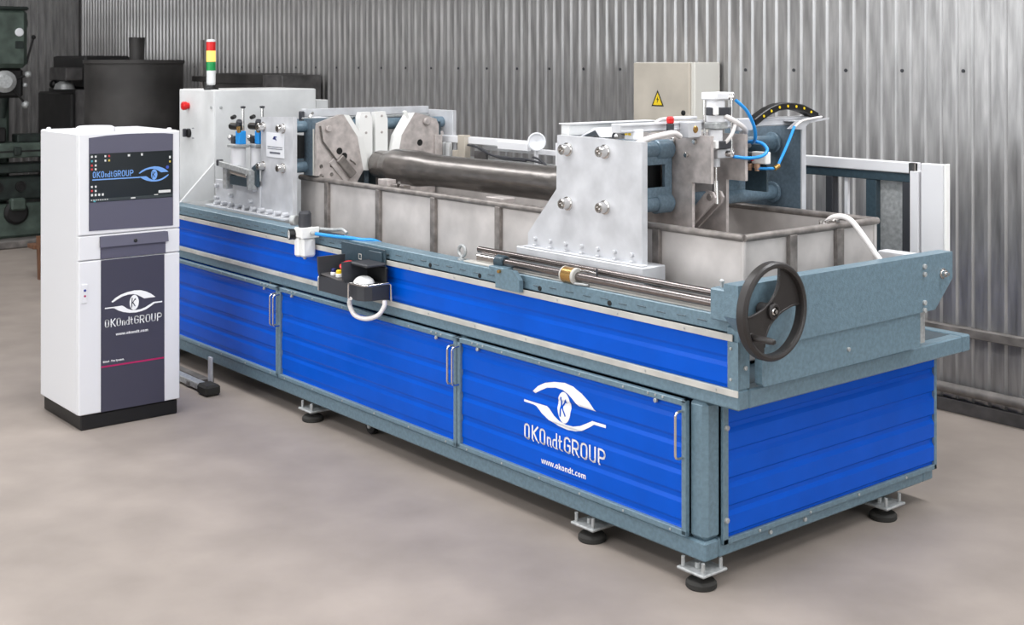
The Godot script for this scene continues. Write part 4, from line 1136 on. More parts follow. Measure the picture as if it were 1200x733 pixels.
# ---------------------------------------------------------------- shafts, bearing, handwheel
func drive() -> void:
	var y := 1.089
	var z := -0.030
	single("drive_shaft", MB.new().cyl(V(-1.275, y, z), V(0.072, y, z), 0.0185, 20, 0.003), M.shaft, "polished steel drive shaft running along the front of the bench to the handwheel", "shaft")
	single("guide_shaft", MB.new().cyl(V(-1.515, 1.112, -0.092), V(0.10, 1.112, -0.092), 0.015, 18, 0.002), M.shaft, "second polished rod behind the drive shaft passing under the aluminium plate", "rod")
	var b := thing("bearing_block", "blue-grey bearing block with a grease nipple at the handwheel end of the shaft", "bearing", V(0.09, 1.055, 0.0))
	part("block", bx(0.052, 0.141, 1.040, 1.160, -0.12, 0.032, 0.006), M.paint, b)
	part("seal_ring", MB.new().cyl(V(0.032, y, z), V(0.053, y, z), 0.030, 20, 0.004), M.galv, b)
	part("grease_nipple", MB.new().lathe(V(0.085, 1.160, 0.0), Vector3.UP, [P(0.006, 0), P(0.006, 0.018), P(0.010, 0.02), P(0.010, 0.026), P(0.004, 0.032), P(0, 0.032)], 8), M.galv, b)
	var c := thing("collar_nut", "brass coloured clamping collar with a small lever on the drive shaft", "collar", V(-0.79, y, z))
	part("collar_ring", MB.new().lathe(V(-0.835, y, z), V(1, 0, 0), [P(0.0188, 0), P(0.033, 0), P(0.036, 0.004), P(0.036, 0.010), P(0.0188, 0.010)], 20), M.strip, c)
	part("brass_ring", MB.new().lathe(V(-0.825, y, z), V(1, 0, 0), [P(0.0188, 0), P(0.034, 0), P(0.034, 0.064), P(0.0188, 0.064)], 24), M.brass, c)
	part("collar_ring", MB.new().lathe(V(-0.761, y, z), V(1, 0, 0), [P(0.0188, 0), P(0.036, 0), P(0.036, 0.010), P(0.033, 0.014), P(0.0188, 0.014)], 20), M.strip, c)
	part("collar_lever", MB.new().tube([V(-0.752, y + 0.024, z - 0.012), V(-0.70, y + 0.027, z - 0.012), V(-0.642, y + 0.024, z - 0.010)], 0.0055, 8), M.chrome, c)
	part("lever_tip", MB.new().cyl(V(-0.640, y + 0.012, z - 0.010), V(-0.640, y + 0.045, z - 0.010), 0.0045, 8), M.plastic_dark, c)
	part("collar_screw", MB.new().cyl(V(-0.75, y - 0.028, z + 0.018), V(-0.67, y - 0.026, z + 0.010), 0.006, 8), M.galv, c)
	var k := thing("shaft_bracket", "blue-grey bracket plate clamping the left end of the drive shaft to the rail", "bracket", V(-1.15, 1.0, 0.0))
	part("bracket_plate", MB.new().prism([P(-1.235, 0.982), P(-1.065, 0.982), P(-1.065, 1.035), P(-1.105, 1.072), P(-1.235, 1.072)], V(0, 0, 0.010), V(1, 0, 0), V(0, 1, 0), V(0, 0, 0.022)), M.paint, k)
	part("clamp_ring", MB.new().lathe(V(-1.295, y, z), V(1, 0, 0), [P(0.0, 0), P(0.026, 0), P(0.031, 0.005), P(0.031, 0.055), P(0.026, 0.060), P(0.019, 0.060)], 22), M.paint_dark, k)
	part("clamp_neck", bx(-1.29, -1.18, 1.06, 1.075, -0.03, 0.028, 0.003), M.paint, k)
	part("clamp_screw", MB.new().cyl(V(-1.20, 1.060, 0.032), V(-1.20, 1.060, 0.045), 0.008, 8), M.brass, k)
	single("rod_support", bx(-1.49, -1.305, 1.062, 1.094, -0.10, -0.055, 0.003), M.chrome, "bright block carrying the left end of the rear rod", "support block")
	var eb := thing("eye_bolt", "galvanised lifting eye bolt standing on the top rail beside the rods", "eye bolt", V(-1.60, 1.054, -0.055))
	var ring := []
	for i in 25:
		ring.append(V(-1.60 + 0.026 * cos(TAU * i / 24), 1.098 + 0.026 * sin(TAU * i / 24), -0.055))
	part("ring", MB.new().tube(ring, 0.008, 8), M.galv, eb)
	part("shank", MB.new().lathe(V(-1.60, 1.054, -0.055), Vector3.UP, [P(0.022, 0), P(0.022, 0.006), P(0.012, 0.010), P(0.010, 0.022), P(0, 0.022)], 14), M.galv, eb)
	# handwheel
	var hx := 0.252
	var hz := -0.062
	var hy := 1.092
	var h := thing("handwheel", "black handwheel with two curved webs and a fold out crank grip at the bench end", "handwheel", V(hx, hy, hz))
	var R := 0.181
	part("rim", MB.new().lathe(V(hx, hy, hz), V(1, 0, 0), [P(R - 0.024, 0.006), P(R - 0.020, 0.0), P(R - 0.004, 0.0), P(R, 0.006), P(R, 0.034), P(R - 0.006, 0.042), P(R - 0.014, 0.044), P(R - 0.022, 0.040), P(R - 0.024, 0.032), P(R - 0.024, 0.006)], 56), M.black_wheel, h)
	var r := R - 0.022
	var edge := [P(0.25, 0.92), P(0.245, 0.70), P(0.22, 0.53), P(0.16, 0.40), P(0.09, 0.30), P(-0.02, 0.20), P(-0.16, 0.12), P(-0.30, 0.05), P(-0.47, 0.0), P(-0.65, -0.04), P(-0.93, -0.05)]
	var web := []
	for e in edge:
		web.append(e * R)
	for i in range(1, 8):
		var a := lerpf(PI + 0.06, PI + 1.306, i / 8.0)
		web.append(P(cos(a), sin(a)) * r)
	for e in edge:
		web.append(-e * R)
	for i in range(1, 8):
		var a := lerpf(0.06, 1.306, i / 8.0)
		web.append(P(cos(a), sin(a)) * r)
	part("web", MB.new().prism(web, V(hx + 0.008, hy, hz), V(0, 0, -1), V(0, 1, 0), V(0.012, 0, 0)), M.black_wheel, h)
	for sg in [1.0, -1.0]:
		var pts := []
		for i in range(1, edge.size()):
			var q: Vector2 = edge[i] * R * sg
			if q.length() > r - 0.002:
				q = q.normalized() * (r - 0.002)
			pts.append(V(hx + 0.018, hy + q.y, hz - q.x))
		part("web_rib", MB.new().tube(curve(pts, 3), 0.0055, 6), M.black_wheel, h)
	part("hub", MB.new().lathe(V(hx - 0.035, hy, hz), V(1, 0, 0), [P(0, 0), P(0.026, 0), P(0.026, 0.050), P(0.030, 0.054), P(0.030, 0.066), P(0.024, 0.070), P(0.018, 0.070), P(0.017, 0.060), P(0, 0.060)], 24), M.black_wheel, h)
	part("hub_screw", MB.new().lathe(V(hx + 0.025, hy, hz), V(1, 0, 0), [P(0.014, 0), P(0.014, 0.006), P(0.009, 0.008), P(0.008, 0.016), P(0, 0.016)], 8), M.chrome, h)
	var gz := hz + 0.124
	var gy := hy - 0.078
	part("crank_grip", MB.new().lathe(V(hx + 0.02, gy, gz), V(1, 0, 0), [P(0, 0), P(0.009, 0), P(0.0115, 0.006), P(0.0125, 0.09), P(0.010, 0.108), P(0.007, 0.112), P(0, 0.112)], 18), M.black_wheel, h)
	part("grip_socket", MB.new().cyl(V(hx + 0.016, gy, gz), V(hx + 0.03, gy, gz), 0.016, 16, 0.002), M.black_wheel, h)

# ---------------------------------------------------------------- computer cabinet
func computer() -> void:
	var x := -3.53
	var t := thing("computer_cabinet", "tall white computer cabinet with a built in screen, grey front panels and black plinth", "cabinet", V(-3.83, 0, 0.79))
	part("plinth", bx(-4.115, x - 0.012, 0.0, 0.082, 0.512, 1.070, 0.006), M.black, t)
	part("body", bx(-4.13, x - 0.026, 0.082, 1.618, 0.502, 1.086, 0.008), M.white, t)
	# upper door with its screen
	var ud := part("upper_door", bx(x - 0.025, x, 1.062, 1.616, 0.503, 1.085, 0.005), M.white, t)
	var top := [P(1.030, 1.085), P(1.030, 1.592), P(0.93, 1.602), P(0.82, 1.607), P(0.70, 1.607), P(0.60, 1.604), P(0.545, 1.598), P(0.545, 1.078)]
	var gp := part("front_panel", MB.new().prism(top, V(x + 0.0002, 0, 0), V(0, 0, 1), V(0, 1, 0), V(0.003, 0, 0)), M.grey_band, ud, "dark grey front panel")
	var sc := part("screen", bx(x + 0.0025, x + 0.006, 1.240, 1.505, 0.549, 1.026, 0.001), M.screen, ud, "dark monitor screen with a light blue eye emblem")
	wp[gp] = wp[gp]
	# screen picture: unit = metres, u to the right (-z), v up
	var so := V(x + 0.006, 0, 0)
	var ux := V(0, 0, -1)
	var uy := V(0, 1, 0)
	var sp := []
	var word := []
	logo_word(word, 1.12)
	var sw := []
	for poly in word:
		var q := []
		for p in poly:
			q.append(P(-1.012 + p.x * 0.236 - 0.006, 1.404 + p.y * 0.255))
		sw.append(q)
	sp.append_array(sw)
	sp.append([P(-1.013, 1.366), P(-0.745, 1.366), P(-0.745, 1.3595), P(-1.013, 1.3595)])
	var eye := []
	logo_eye(eye, false); iris(eye)
	for poly in eye:
		var q := []
		for p in poly:
			q.append(P(-0.782 + p.x * 0.233, 1.318 + p.y * 0.232))
		sp.append(q)
	var s2: Node3D = sc
	part("screen_emblem", print_on(sp, so, ux, uy, V(1, 0, 0), [], 0.0006), M.screen_blue, s2.get_parent(), "light blue eye emblem and lettering on the screen")
	var kk := []
	var kq := []
	iris_k(kk)
	for poly in kk:
		var q := []
		for p in poly:
			q.append(P(-0.782 + p.x * 0.233, 1.318 + p.y * 0.232))
		kq.append(q)
	part("screen_letter", print_on(kq, so, ux, uy, V(1, 0, 0), [], 0.001), M.screen, ud)
	var icons := {"screen_white": [], "screen_red": [], "screen_teal": [], "screen_yellow": [], "screen_navy": [], "screen_bar": []}
	var ic := func(col: String, u: float, v: float, w := 0.010, h := 0.011) -> void:
		icons[col].append([P(u, v), P(u + w, v), P(u + w, v + h), P(u, v + h)])
	var rows := [1.484, 1.460, 1.436, 1.415]
	var cols := [["screen_white", "screen_white"], ["screen_teal", "screen_white"], ["screen_red", "screen_white"], ["screen_red", "screen_white"]]
	for i in 4:
		ic.call(cols[i][0], -1.020, rows[i]); ic.call(cols[i][1], -0.999, rows[i])
	ic.call("screen_white", -0.945, 1.484); ic.call("screen_red", -0.924, 1.484)
	ic.call("screen_white", -0.945, 1.460); ic.call("screen_yellow", -0.924, 1.460)
	ic.call("screen_white", -0.813, 1.482, 0.013, 0.012); ic.call("screen_white", -0.737, 1.483, 0.011, 0.013)
	ic.call("screen_white", -0.571, 1.460, 0.010, 0.014); ic.call("screen_yellow", -0.571, 1.437, 0.010, 0.011)
	ic.call("screen_white", -1.020, 1.320); ic.call("screen_white", -0.999, 1.320)
	ic.call("screen_red", -1.020, 1.298); ic.call("screen_white", -0.999, 1.297)
	for i in 4:
		ic.call("screen_white", -1.020 + i * 0.020, 1.274, 0.011, 0.013)
	ic.call("screen_white", -0.634, 1.268, 0.072, 0.015)
	ic.call("screen_bar", -1.025, 1.243, 0.475, 0.016)
	for i in 8:
		ic.call("screen_white", -1.020 + i * 0.0125, 1.250, 0.007, 0.005)
	ic.call("screen_white", -0.795, 1.247, 0.026, 0.007)
	ic.call("screen_white", -0.660, 1.258, 0.024, 0.004)
	ic.call("screen_teal", -1.006, 1.2415, 0.012, 0.008)
	var dot := []
	for i in 14:
		dot.append(P(-0.581 + 0.0095 * cos(TAU * i / 14), 1.411 + 0.0095 * sin(TAU * i / 14)))
	icons.screen_navy.append(dot)
	for col in icons:
		part("screen_icons", print_on(icons[col], so, ux, uy, V(1, 0, 0), [], 0.0007 if col == "screen_bar" else 0.0010), M[col], ud)
	# drawer section
	var dd := part("drawer", bx(x - 0.025, x - 0.001, 0.926, 1.058, 0.503, 1.085, 0.004), M.white, t)
	part("drawer_panel", bx(x - 0.0012, x + 0.002, 0.926, 1.050, 0.590, 0.966, 0.0), M.grey_band, dd, "dark grey drawer panel")
	part("drawer_grip", MB.new().prism([P(0.0, 0.990), P(0.016, 0.992), P(0.006, 1.046), P(0.0, 1.048)], V(x + 0.002, 0, 0.578), V(1, 0, 0), V(0, 1, 0), V(0, 0, 0.392)), M.grey_band, dd)
	part("drawer_lock", MB.new().lathe(V(x + 0.012, 1.013, 0.772), V(1, 0.1, 0), [P(0.010, 0), P(0.010, 0.007), P(0.006, 0.009), P(0, 0.009)], 12), M.black, dd)
	# lower door
	var ld := part("lower_door", bx(x - 0.025, x, 0.086, 0.921, 0.503, 1.085, 0.005), M.white, t)
	part("front_panel", bx(x + 0.0002, x + 0.003, 0.088, 0.919, 0.597, 0.963, 0.0), M.grey_dark_band, ld, "dark grey front panel")
	var lk := part("lock_handle", bx(x, x + 0.006, 0.694, 0.800, 1.040, 1.070, 0.003), M.white, ld)
	var lm := MB.new()
	lm.lathe(V(x + 0.006, 0.765, 1.053), V(1, 0, 0), [P(0.007, 0), P(0.007, 0.002), P(0, 0.002)], 10)
	part("lock_cylinder", lm, M.print_blue, lk)
	var lm2 := MB.new()
	lm2.lathe(V(x + 0.006, 0.735, 1.053), V(1, 0, 0), [P(0.006, 0), P(0.006, 0.002), P(0, 0.002)], 10)
	part("lock_cylinder", lm2, M.magenta, lk)
	var pl := []
	logo_eye(pl); iris(pl); logo_word(pl)
	var o := V(x + 0.003, 0.588, 0.953)
	part("eye_logo", print_on(pl, o, V(0, 0, -0.338), V(0, 0.335, 0), V(1, 0, 0)), M.print_white, ld, "white eye emblem over large white lettering")
	var k2 := []
	iris_k(k2)
	part("emblem_letter", print_on(k2, o, V(0, 0, -0.338), V(0, 0.335, 0), V(1, 0, 0), [], 0.002), M.grey_dark_band, ld)
	var ww := []
	text_polys(ww, "www.okondt.com", -0.880, -0.695, 0.497, 0.513)
	part("web_address", print_on(ww, V(x + 0.003, 0, 0), ux, uy, V(1, 0, 0)), M.print_white, ld)
	part("magenta_line", bx(x + 0.003, x + 0.0042, 0.330, 0.339, 0.598, 0.962, 0.0), M.magenta, ld)
	var w2 := []
	text_polys(w2, "Rittal - The System.", -0.952, -0.832, 0.352, 0.367)
	part("small_lettering", print_on(w2, V(x + 0.003, 0, 0), ux, uy, V(1, 0, 0)), M.print_white, ld)
	part("vent_cap", MB.new().lathe(V(-3.72, 1.618, 0.92), Vector3.UP, [P(0.0, 0), P(0.105, 0), P(0.108, 0.004), P(0.104, 0.022), P(0.09, 0.030), P(0, 0.032)], 28), M.white, t)
	for q in [[-3.60, 1.055], [-3.60, 0.535], [-4.08, 1.055]]:
		part("eye_plug", MB.new().cyl(V(q[0], 1.617, q[1]), V(q[0], 1.630, q[1]), 0.013, 12, 0.004), M.white, t)

# ---------------------------------------------------------------- white control enclosure at the left end, with the signal tower
func enclosure() -> void:
	var z := -0.305
	var xe := -4.75
	var t := thing("control_enclosure", "white control enclosure with a red stop button behind the computer cabinet", "enclosure", V(-5.0, 0.79, -0.7))
	part("body", bx(-5.307, xe, 0.785, 1.816, -1.104, z - 0.02, 0.008), M.white_warm, t)
	var d1 := part("front_door", bx(-5.305, xe - 0.003, 0.80, 1.813, z - 0.02, z, 0.005), M.white_warm, t)
	var d2 := part("side_sheet", bx(xe, xe + 0.006, 0.80, 1.812, -1.10, z - 0.006, 0.002), M.white_warm, t)
	part("gusset", MB.new().prism([P(-0.304, 1.316), P(-0.055, 1.062), P(-0.304, 1.062)], V(xe - 0.012, 0, 0), V(0, 0, 1), V(0, 1, 0), V(0.018, 0, 0)), M.white_warm, t)
	var eb := part("stop_button", MB.new().lathe(V(-5.152, 1.697, z), V(0, 0, 1), [P(0.022, 0), P(0.022, 0.018), P(0.030, 0.020), P(0.031, 0.042), P(0.025, 0.049), P(0, 0.051)], 20), M.red, d1, "red stop button")
	var kn := part("rotary_switch", MB.new().lathe(V(-5.138, 1.504, z), V(0, 0, 1), [P(0.032, 0), P(0.032, 0.015), P(0.024, 0.019), P(0, 0.019)], 20), M.black, d1, "black rotary switch")
	part("switch_knob", bx(-5.165, -5.147, 1.476, 1.535, z + 0.017, z + 0.042, 0.004), M.plastic_dark, kn)
	var mk := []
	stroke(mk, [P(-5.095, 1.540), P(-5.062, 1.540)], 0.006)
	stroke(mk, [P(-5.095, 1.470), P(-5.062, 1.470)], 0.006)
	part("switch_marks", print_on(mk, V(0, 0, z), V(1, 0, 0), V(0, 1, 0), V(0, 0, 1)), M.print_grey, d1)
	var sc := MB.new()
	add_bolt(sc, V(-4.79, 1.695, z), V(0, 0, 1), 0.010, 0.006)
	var sc2 := MB.new()
	add_bolt(sc2, V(xe + 0.006, 1.695, -0.352), V(1, 0, 0), 0.010, 0.006)
	part("screw", sc, M.galv, d1)
	part("screw", sc2, M.galv, d2)
	part("side_duct", bx(-4.95, -4.755, 1.20, 1.733, -1.107, -1.212, 0.005), M.white_warm, t)
	# signal tower
	var s := thing("signal_tower", "slim signal tower lamp in red, lit yellow, green and white on the enclosure", "signal light", V(-4.90, 1.816, -0.355))
	var x := -4.90
	var y := 1.8162
	part("foot", MB.new().lathe(V(x, y, -0.355), Vector3.UP, [P(0, 0), P(0.052, 0), P(0.052, 0.006), P(0.030, 0.020), P(0.026, 0.030), P(0, 0.030)], 20), M.black, s)
	part("white_base", MB.new().lathe(V(x, y + 0.030, -0.355), Vector3.UP, [P(0, 0), P(0.026, 0.0), P(0.031, 0.012), P(0.031, 0.102), P(0, 0.102)], 24), M.white_warm, s)
	part("green_lens", MB.new().lathe(V(x, y + 0.132, -0.355), Vector3.UP, [P(0, 0), P(0.032, 0), P(0.032, 0.062), P(0, 0.062)], 24), M.green, s)
	part("yellow_lamp_lens", MB.new().lathe(V(x, y + 0.194, -0.355), Vector3.UP, [P(0, 0), P(0.032, 0), P(0.032, 0.076), P(0, 0.076)], 24), M.lamp_yellow, s)
	part("red_lens", MB.new().lathe(V(x, y + 0.270, -0.355), Vector3.UP, [P(0, 0), P(0.032, 0), P(0.032, 0.062), P(0, 0.062)], 24), M.red, s)
	part("cap", MB.new().lathe(V(x, y + 0.332, -0.355), Vector3.UP, [P(0, 0), P(0.033, 0), P(0.032, 0.012), P(0.020, 0.018), P(0, 0.018)], 24), M.white_warm, s)
	var l := OmniLight3D.new()
	l.name = "tower_light"
	s.add_child(l)
	l.position = V(0, 0.232, 0)
	l.light_color = Color(1.0, 0.75, 0.3)
	l.light_energy = 0.02
	l.light_size = 0.03
	l.omni_range = 30.0
	l.omni_attenuation = 2.0
	l.shadow_enabled = true

# ---------------------------------------------------------------- things hung on the front rail
func hangings() -> void:
	# air regulator
	var t := thing("air_regulator", "white air filter regulator with a black dial gauge hanging on the front rail", "regulator", V(-2.89, 0.94, 0.06))
	var x := -2.89
	var z := 0.06
	part("upper_block", bx(x - 0.045, x + 0.045, 1.035, 1.092, z - 0.045, z + 0.045, 0.006), M.nylon, t)
	part("lower_bowl", bx(x - 0.045, x + 0.003, 0.930, 1.034, z - 0.005, z + 0.045, 0.010), M.nylon, t)
	part("lower_bowl", bx(x + 0.003, x + 0.045, 0.930, 1.034, z - 0.045, z + 0.038, 0.010), M.nylon, t)
	part("drain", MB.new().cyl(V(x, 0.915, z), V(x, 0.932, z), 0.009, 8), M.steel, t)
	part("knob", MB.new().lathe(V(x, 1.092, z), Vector3.UP, [P(0, 0), P(0.033, 0), P(0.036, 0.006), P(0.035, 0.075), P(0.028, 0.088), P(0, 0.088)], 14), M.plastic_dark, t, "dark grey adjusting knob")
	var gd := V(-0.25, 0, 1).normalized()
	var g := part("gauge", MB.new().lathe(V(x - 0.045, 1.052, z + 0.035), gd, [P(0, 0), P(0.025, 0), P(0.030, 0.006), P(0.030, 0.036), P(0.026, 0.038), P(0.025, 0.034), P(0, 0.034)], 20), M.black, t)
	part("gauge_face", MB.new().lathe(V(x - 0.045, 1.052, z + 0.035) + gd * 0.0343, gd, [P(0.025, 0), P(0.025, 0.001), P(0, 0.001)], 20), M.nylon, g)
	part("gauge_needle", MB.new().obox(V(x - 0.045, 1.056, z + 0.035) + gd * 0.036, V(0.003, 0.022, 0.001), Basis(), 0.0), M.print_black, g)
	part("round_fitting", MB.new().cyl(V(x - 0.055, 1.125, z + 0.02), V(x - 0.085, 1.125, z + 0.035), 0.030, 16, 0.004), M.galv, t)
	part("flow_fitting", MB.new().cyl(V(x + 0.045, 1.064, z - 0.01), V(x + 0.10, 1.064, z - 0.012), 0.012, 8), M.galv, t)
	part("mount_bar", bx(x + 0.02, x + 0.30, 1.052, 1.076, -0.010, 0.002, 0.002), M.plastic_dark, t)
	part("side_clip", bx(x + 0.04, x + 0.055, 1.035, 1.095, z - 0.06, z + 0.05, 0.003), M.nylon, t)
	part("steel_elbow", MB.new().tube(curve([V(x + 0.05, 1.08, -0.01), V(x + 0.16, 1.085, -0.03), V(x + 0.22, 1.092, -0.045), V(x + 0.26, 1.075, -0.05)], 5), 0.010, 8), M.galv, t)
	single("air_hose", MB.new().tube(curve([V(x + 0.10, 1.064, z - 0.012), V(x + 0.22, 1.062, 0.02), V(x + 0.33, 1.062, -0.01), V(x + 0.42, 1.058, -0.045), V(x + 0.47, 1.055, -0.09), V(x + 0.50, 1.02, -0.15)], 7), 0.010, 10), M.hose_blue, "blue air hose running from the white regulator over the top rail", "hose")
	# operator panel
	var p := thing("control_pendant", "dark grey control box with buttons, white ball and chrome guard bars on the bench front", "control box", V(-2.30, 0.80, 0.10))
	part("hanger_plate", bx(-2.575, -2.155, 0.885, 1.045, 0.010, 0.020, 0.002), M.paint_dark, p)
	part("hanger_arm", bx(-2.29, -2.17, 0.79, 1.03, 0.020, 0.032, 0.002), M.paint_dark, p)
	var mk := []
	stroke(mk, [P(0, 0), P(1, 0), P(1, 1), P(0, 1), P(0, 0)], 0.18)
	part("square_mark", print_on(mk, V(-2.40, 0.972, 0.020), V(0.026, 0, 0), V(0, 0.026, 0), V(0, 0, 1)), M.strip, p)
	var bm := MB.new()
	bm.prism([P(-2.53, 0.035), P(-2.53, 0.185), P(-2.155, 0.185), P(-2.115, 0.170), P(-2.095, 0.135), P(-2.092, 0.035)], V(0, 0.806, 0), V(1, 0, 0), V(0, 0, 1), V(0, 0.078, 0))
	part("box_body", bm, M.plastic_dark, p)
	part("button_panel", MB.new().obox(V(-2.43, 0.888, 0.115), V(0.185, 0.008, 0.135), Basis(V(0, 0, 1), -0.08), 0.002), M.grey_metal, p)
	for s in [[-2.525, -2.511], [-2.285, -2.271]]:
		part("shield", MB.new().prism([P(0.185, 0.875), P(0.195, 0.905), P(0.200, 0.985), P(0.035, 0.985), P(0.035, 0.875)], V(s[0], 0, 0), V(0, 0, 1), V(0, 1, 0), V(0.014, 0, 0)), M.plastic_dark, p)
	part("rear_shroud", bx(-2.285, -2.10, 0.880, 0.965, 0.034, 0.050, 0.004), M.black, p)
	var bs := [[-2.455, 0.14, M.navy, 0.013, 0.024], [-2.455, 0.085, M.green, 0.014, 0.036], [-2.395, 0.145, M.yellow, 0.014, 0.024]]
	for b in bs:
		part("button_ring", MB.new().cyl(V(b[0], 0.888, b[1]), V(b[0], 0.908, b[1]), 0.016, 14, 0.003), M.nylon, p)
		part("button", MB.new().cyl(V(b[0], 0.905, b[1]), V(b[0], 0.902 + b[4], b[1]), b[3], 14, 0.004), b[2], p)
	part("stop_stem", MB.new().cyl(V(-2.392, 0.885, 0.085), V(-2.40, 0.938, 0.088), 0.020, 14), M.red, p)
	part("stop_button", MB.new().lathe(V(-2.40, 0.932, 0.090), V(0.15, 1, 0.45), [P(0, 0), P(0.030, 0), P(0.038, 0.010), P(0.038, 0.020), P(0.026, 0.022), P(0.024, 0.020), P(0, 0.020)], 20), M.red, p, "red mushroom stop button")
	part("shroud_top", bx(-2.285, -2.12, 0.968, 0.985, 0.034, 0.150, 0.006), M.plastic_dark, p)
	part("track_ball", MB.new().ball(V(-2.195, 0.878, 0.12), 0.056, V(1, 0.75, 1), 0.45), M.nylon, p, "white ball")
	for gb in [[[V(-2.205, 0.815, 0.205), V(-2.205, 0.878, 0.205), V(-2.198, 0.890, 0.205), V(-2.185, 0.892, 0.205), V(-2.09, 0.892, 0.20), V(-2.07, 0.892, 0.19), V(-2.062, 0.892, 0.17), V(-2.062, 0.892, 0.06), V(-2.062, 0.885, 0.045), V(-2.062, 0.80, 0.042)]], [[V(-2.565, 0.80, 0.165), V(-2.565, 0.868, 0.165), V(-2.565, 0.880, 0.155), V(-2.565, 0.884, 0.14), V(-2.565, 0.884, 0.04), V(-2.54, 0.884, 0.03)]]]:
		part("guard_bar", MB.new().tube(gb[0], 0.006, 8), M.chrome, p)
	single("pendant_cable", MB.new().tube(curve([V(-2.205, 0.812, 0.195), V(-2.225, 0.775, 0.185), V(-2.20, 0.725, 0.17), V(-2.14, 0.712, 0.14), V(-2.08, 0.735, 0.11), V(-2.055, 0.78, 0.09), V(-2.06, 0.808, 0.085)], 7), 0.012, 10), M.hose_white, "white looped cable hanging under the dark control box", "cable")

# ---------------------------------------------------------------- scanner and guards behind the trough
func rear_gear() -> void:
	var t := thing("scanner_carriage", "white scanner carriage with cables, blocks and a pale horn behind the pipe", "scanner", V(-2.5, 1.4, -1.35))
	var z := -1.30
	# measured on a plane at z = -1.0, set a little further back behind the trough
	var k := 1.065
	var q := func(x: float, y: float) -> Vector2:
		return P(3.2425 + (x - 3.2425) * k, 2.0 + (y - 2.0) * k)
	var B := func(called: String, x0: float, x1: float, y0: float, y1: float, dz: float, th: float, m: Material) -> void:
		var a: Vector2 = q.call(x0, y0)
		var b: Vector2 = q.call(x1, y1)
		part(called, bx(a.x, b.x, a.y, b.y, z + dz, z + dz - th, 0.003), m, t)
	B.call("carriage_beam", -3.10, -2.22, 1.515, 1.556, 0.0, 0.06, M.white)
	B.call("carriage_beam", -2.74, -2.04, 1.478, 1.506, -0.08, 0.05, M.white)
	B.call("lower_tray", -2.90, -1.85, 1.40, 1.428, 0.0, 0.12, M.galv)
	B.call("side_plate", -2.735, -2.62, 1.42, 1.476, 0.0, 0.02, M.grey_metal)
	B.call("cover_box", -2.50, -2.225, 1.500, 1.545, 0.012, 0.03, M.white)
	B.call("guide_block", -2.862, -2.792, 1.425, 1.566, 0.03, 0.05, M.beige)
	B.call("guide_block", -2.915, -2.865, 1.425, 1.472, 0.03, 0.05, M.beige)
	B.call("guide_block", -3.115, -3.065, 1.43, 1.580, 0.03, 0.05, M.steel)
	B.call("glass_tube", -3.04, -3.01, 1.425, 1.515, 0.03, 0.03, M.white_warm)
	B.call("glass_tube", -2.985, -2.95, 1.425, 1.515, 0.03, 0.03, M.white_warm)
	B.call("support_post", -2.16, -2.14, 1.42, 1.56, 0.02, 0.02, M.white)
	B.call("support_post", -1.98, -1.955, 1.42, 1.56, 0.02, 0.02, M.white)
	B.call("carriage_leg", -2.68, -2.60, 1.05, 1.40, -0.02, 0.08, M.galv)
	B.call("carriage_leg", -1.98, -1.90, 1.05, 1.40, -0.02, 0.08, M.galv)
	var h: Vector2 = q.call(-2.135, 1.553)
	part("horn", MB.new().lathe(V(h.x - 0.05, h.y, z), V(1, 0.12, 0.55), [P(0, 0), P(0.018, 0), P(0.026, 0.02), P(0.052, 0.065), P(0.056, 0.085), P(0.050, 0.088), P(0.040, 0.078), P(0, 0.060)], 22), M.label, t, "pale horn")
	for c in [[[-2.74, 1.512], [-2.66, 1.505], [-2.58, 1.48], [-2.48, 1.462], [-2.34, 1.458], [-2.20, 1.458], [-2.06, 1.445]], [[-2.70, 1.512], [-2.60, 1.495], [-2.52, 1.468], [-2.40, 1.450], [-2.20, 1.450]], [[-2.14, 1.475], [-2.08, 1.462], [-2.03, 1.435]]]:
		var pts := []
		for e in c:
			var w: Vector2 = q.call(e[0], e[1])
			pts.append(V(w.x, w.y, z + 0.045))
		part("cable", MB.new().tube(curve(pts, 5), 0.007, 6), M.plastic_dark, t)
	# guard frame at the right rear
	var g := thing("safety_screen", "white and dark steel safety screen standing behind the right end of the trough", "screen", V(-0.4, 1.05, -1.62))
	var zz := -1.62
	part("top_beam", bx(-1.25, -0.145, 1.480, 1.530, zz, zz - 0.05, 0.003), M.white, g)
	part("end_bracket", bx(-0.18, -0.145, 1.478, 1.53, zz + 0.002, zz - 0.02, 0.002), M.chrome, g)
	part("dark_beam", bx(-1.25, -0.178, 1.435, 1.476, zz - 0.012, zz - 0.06, 0.003), M.paint_dark, g)
	part("dark_post", bx(-0.665, -0.622, 1.056, 1.435, zz - 0.012, zz - 0.06, 0.003), M.plastic_dark, g)
	part("dark_post", bx(-0.430, -0.370, 1.056, 1.435, zz - 0.015, zz - 0.06, 0.003), M.paint_dark, g)
	part("dark_post", bx(-0.222, -0.178, 1.056, 1.435, zz - 0.008, zz - 0.06, 0.003), M.plastic_dark, g)
	part("white_post", bx(-0.172, -0.126, 1.056, 1.492, zz + 0.005, zz - 0.05, 0.003), M.white, g)
	part("inner_sheet", bx(-0.37, -0.222, 1.056, 1.43, zz - 0.05, zz - 0.056, 0.0), M.galv, g)
	part("thin_post", bx(-0.565, -0.545, 1.056, 1.435, zz - 0.03, zz - 0.05, 0.002), M.white, g)
	part("base_beam", bx(-1.25, 0.0, 1.0, 1.056, zz + 0.005, zz - 0.06, 0.003), M.paint, g)
	part("frame_leg", bx(-1.20, -1.14, 0.0, 1.0, zz - 0.005, zz - 0.06, 0.003), M.paint, g)
	part("frame_leg", bx(-0.50, -0.44, 0.0, 1.0, zz - 0.005, zz - 0.06, 0.003), M.paint, g)
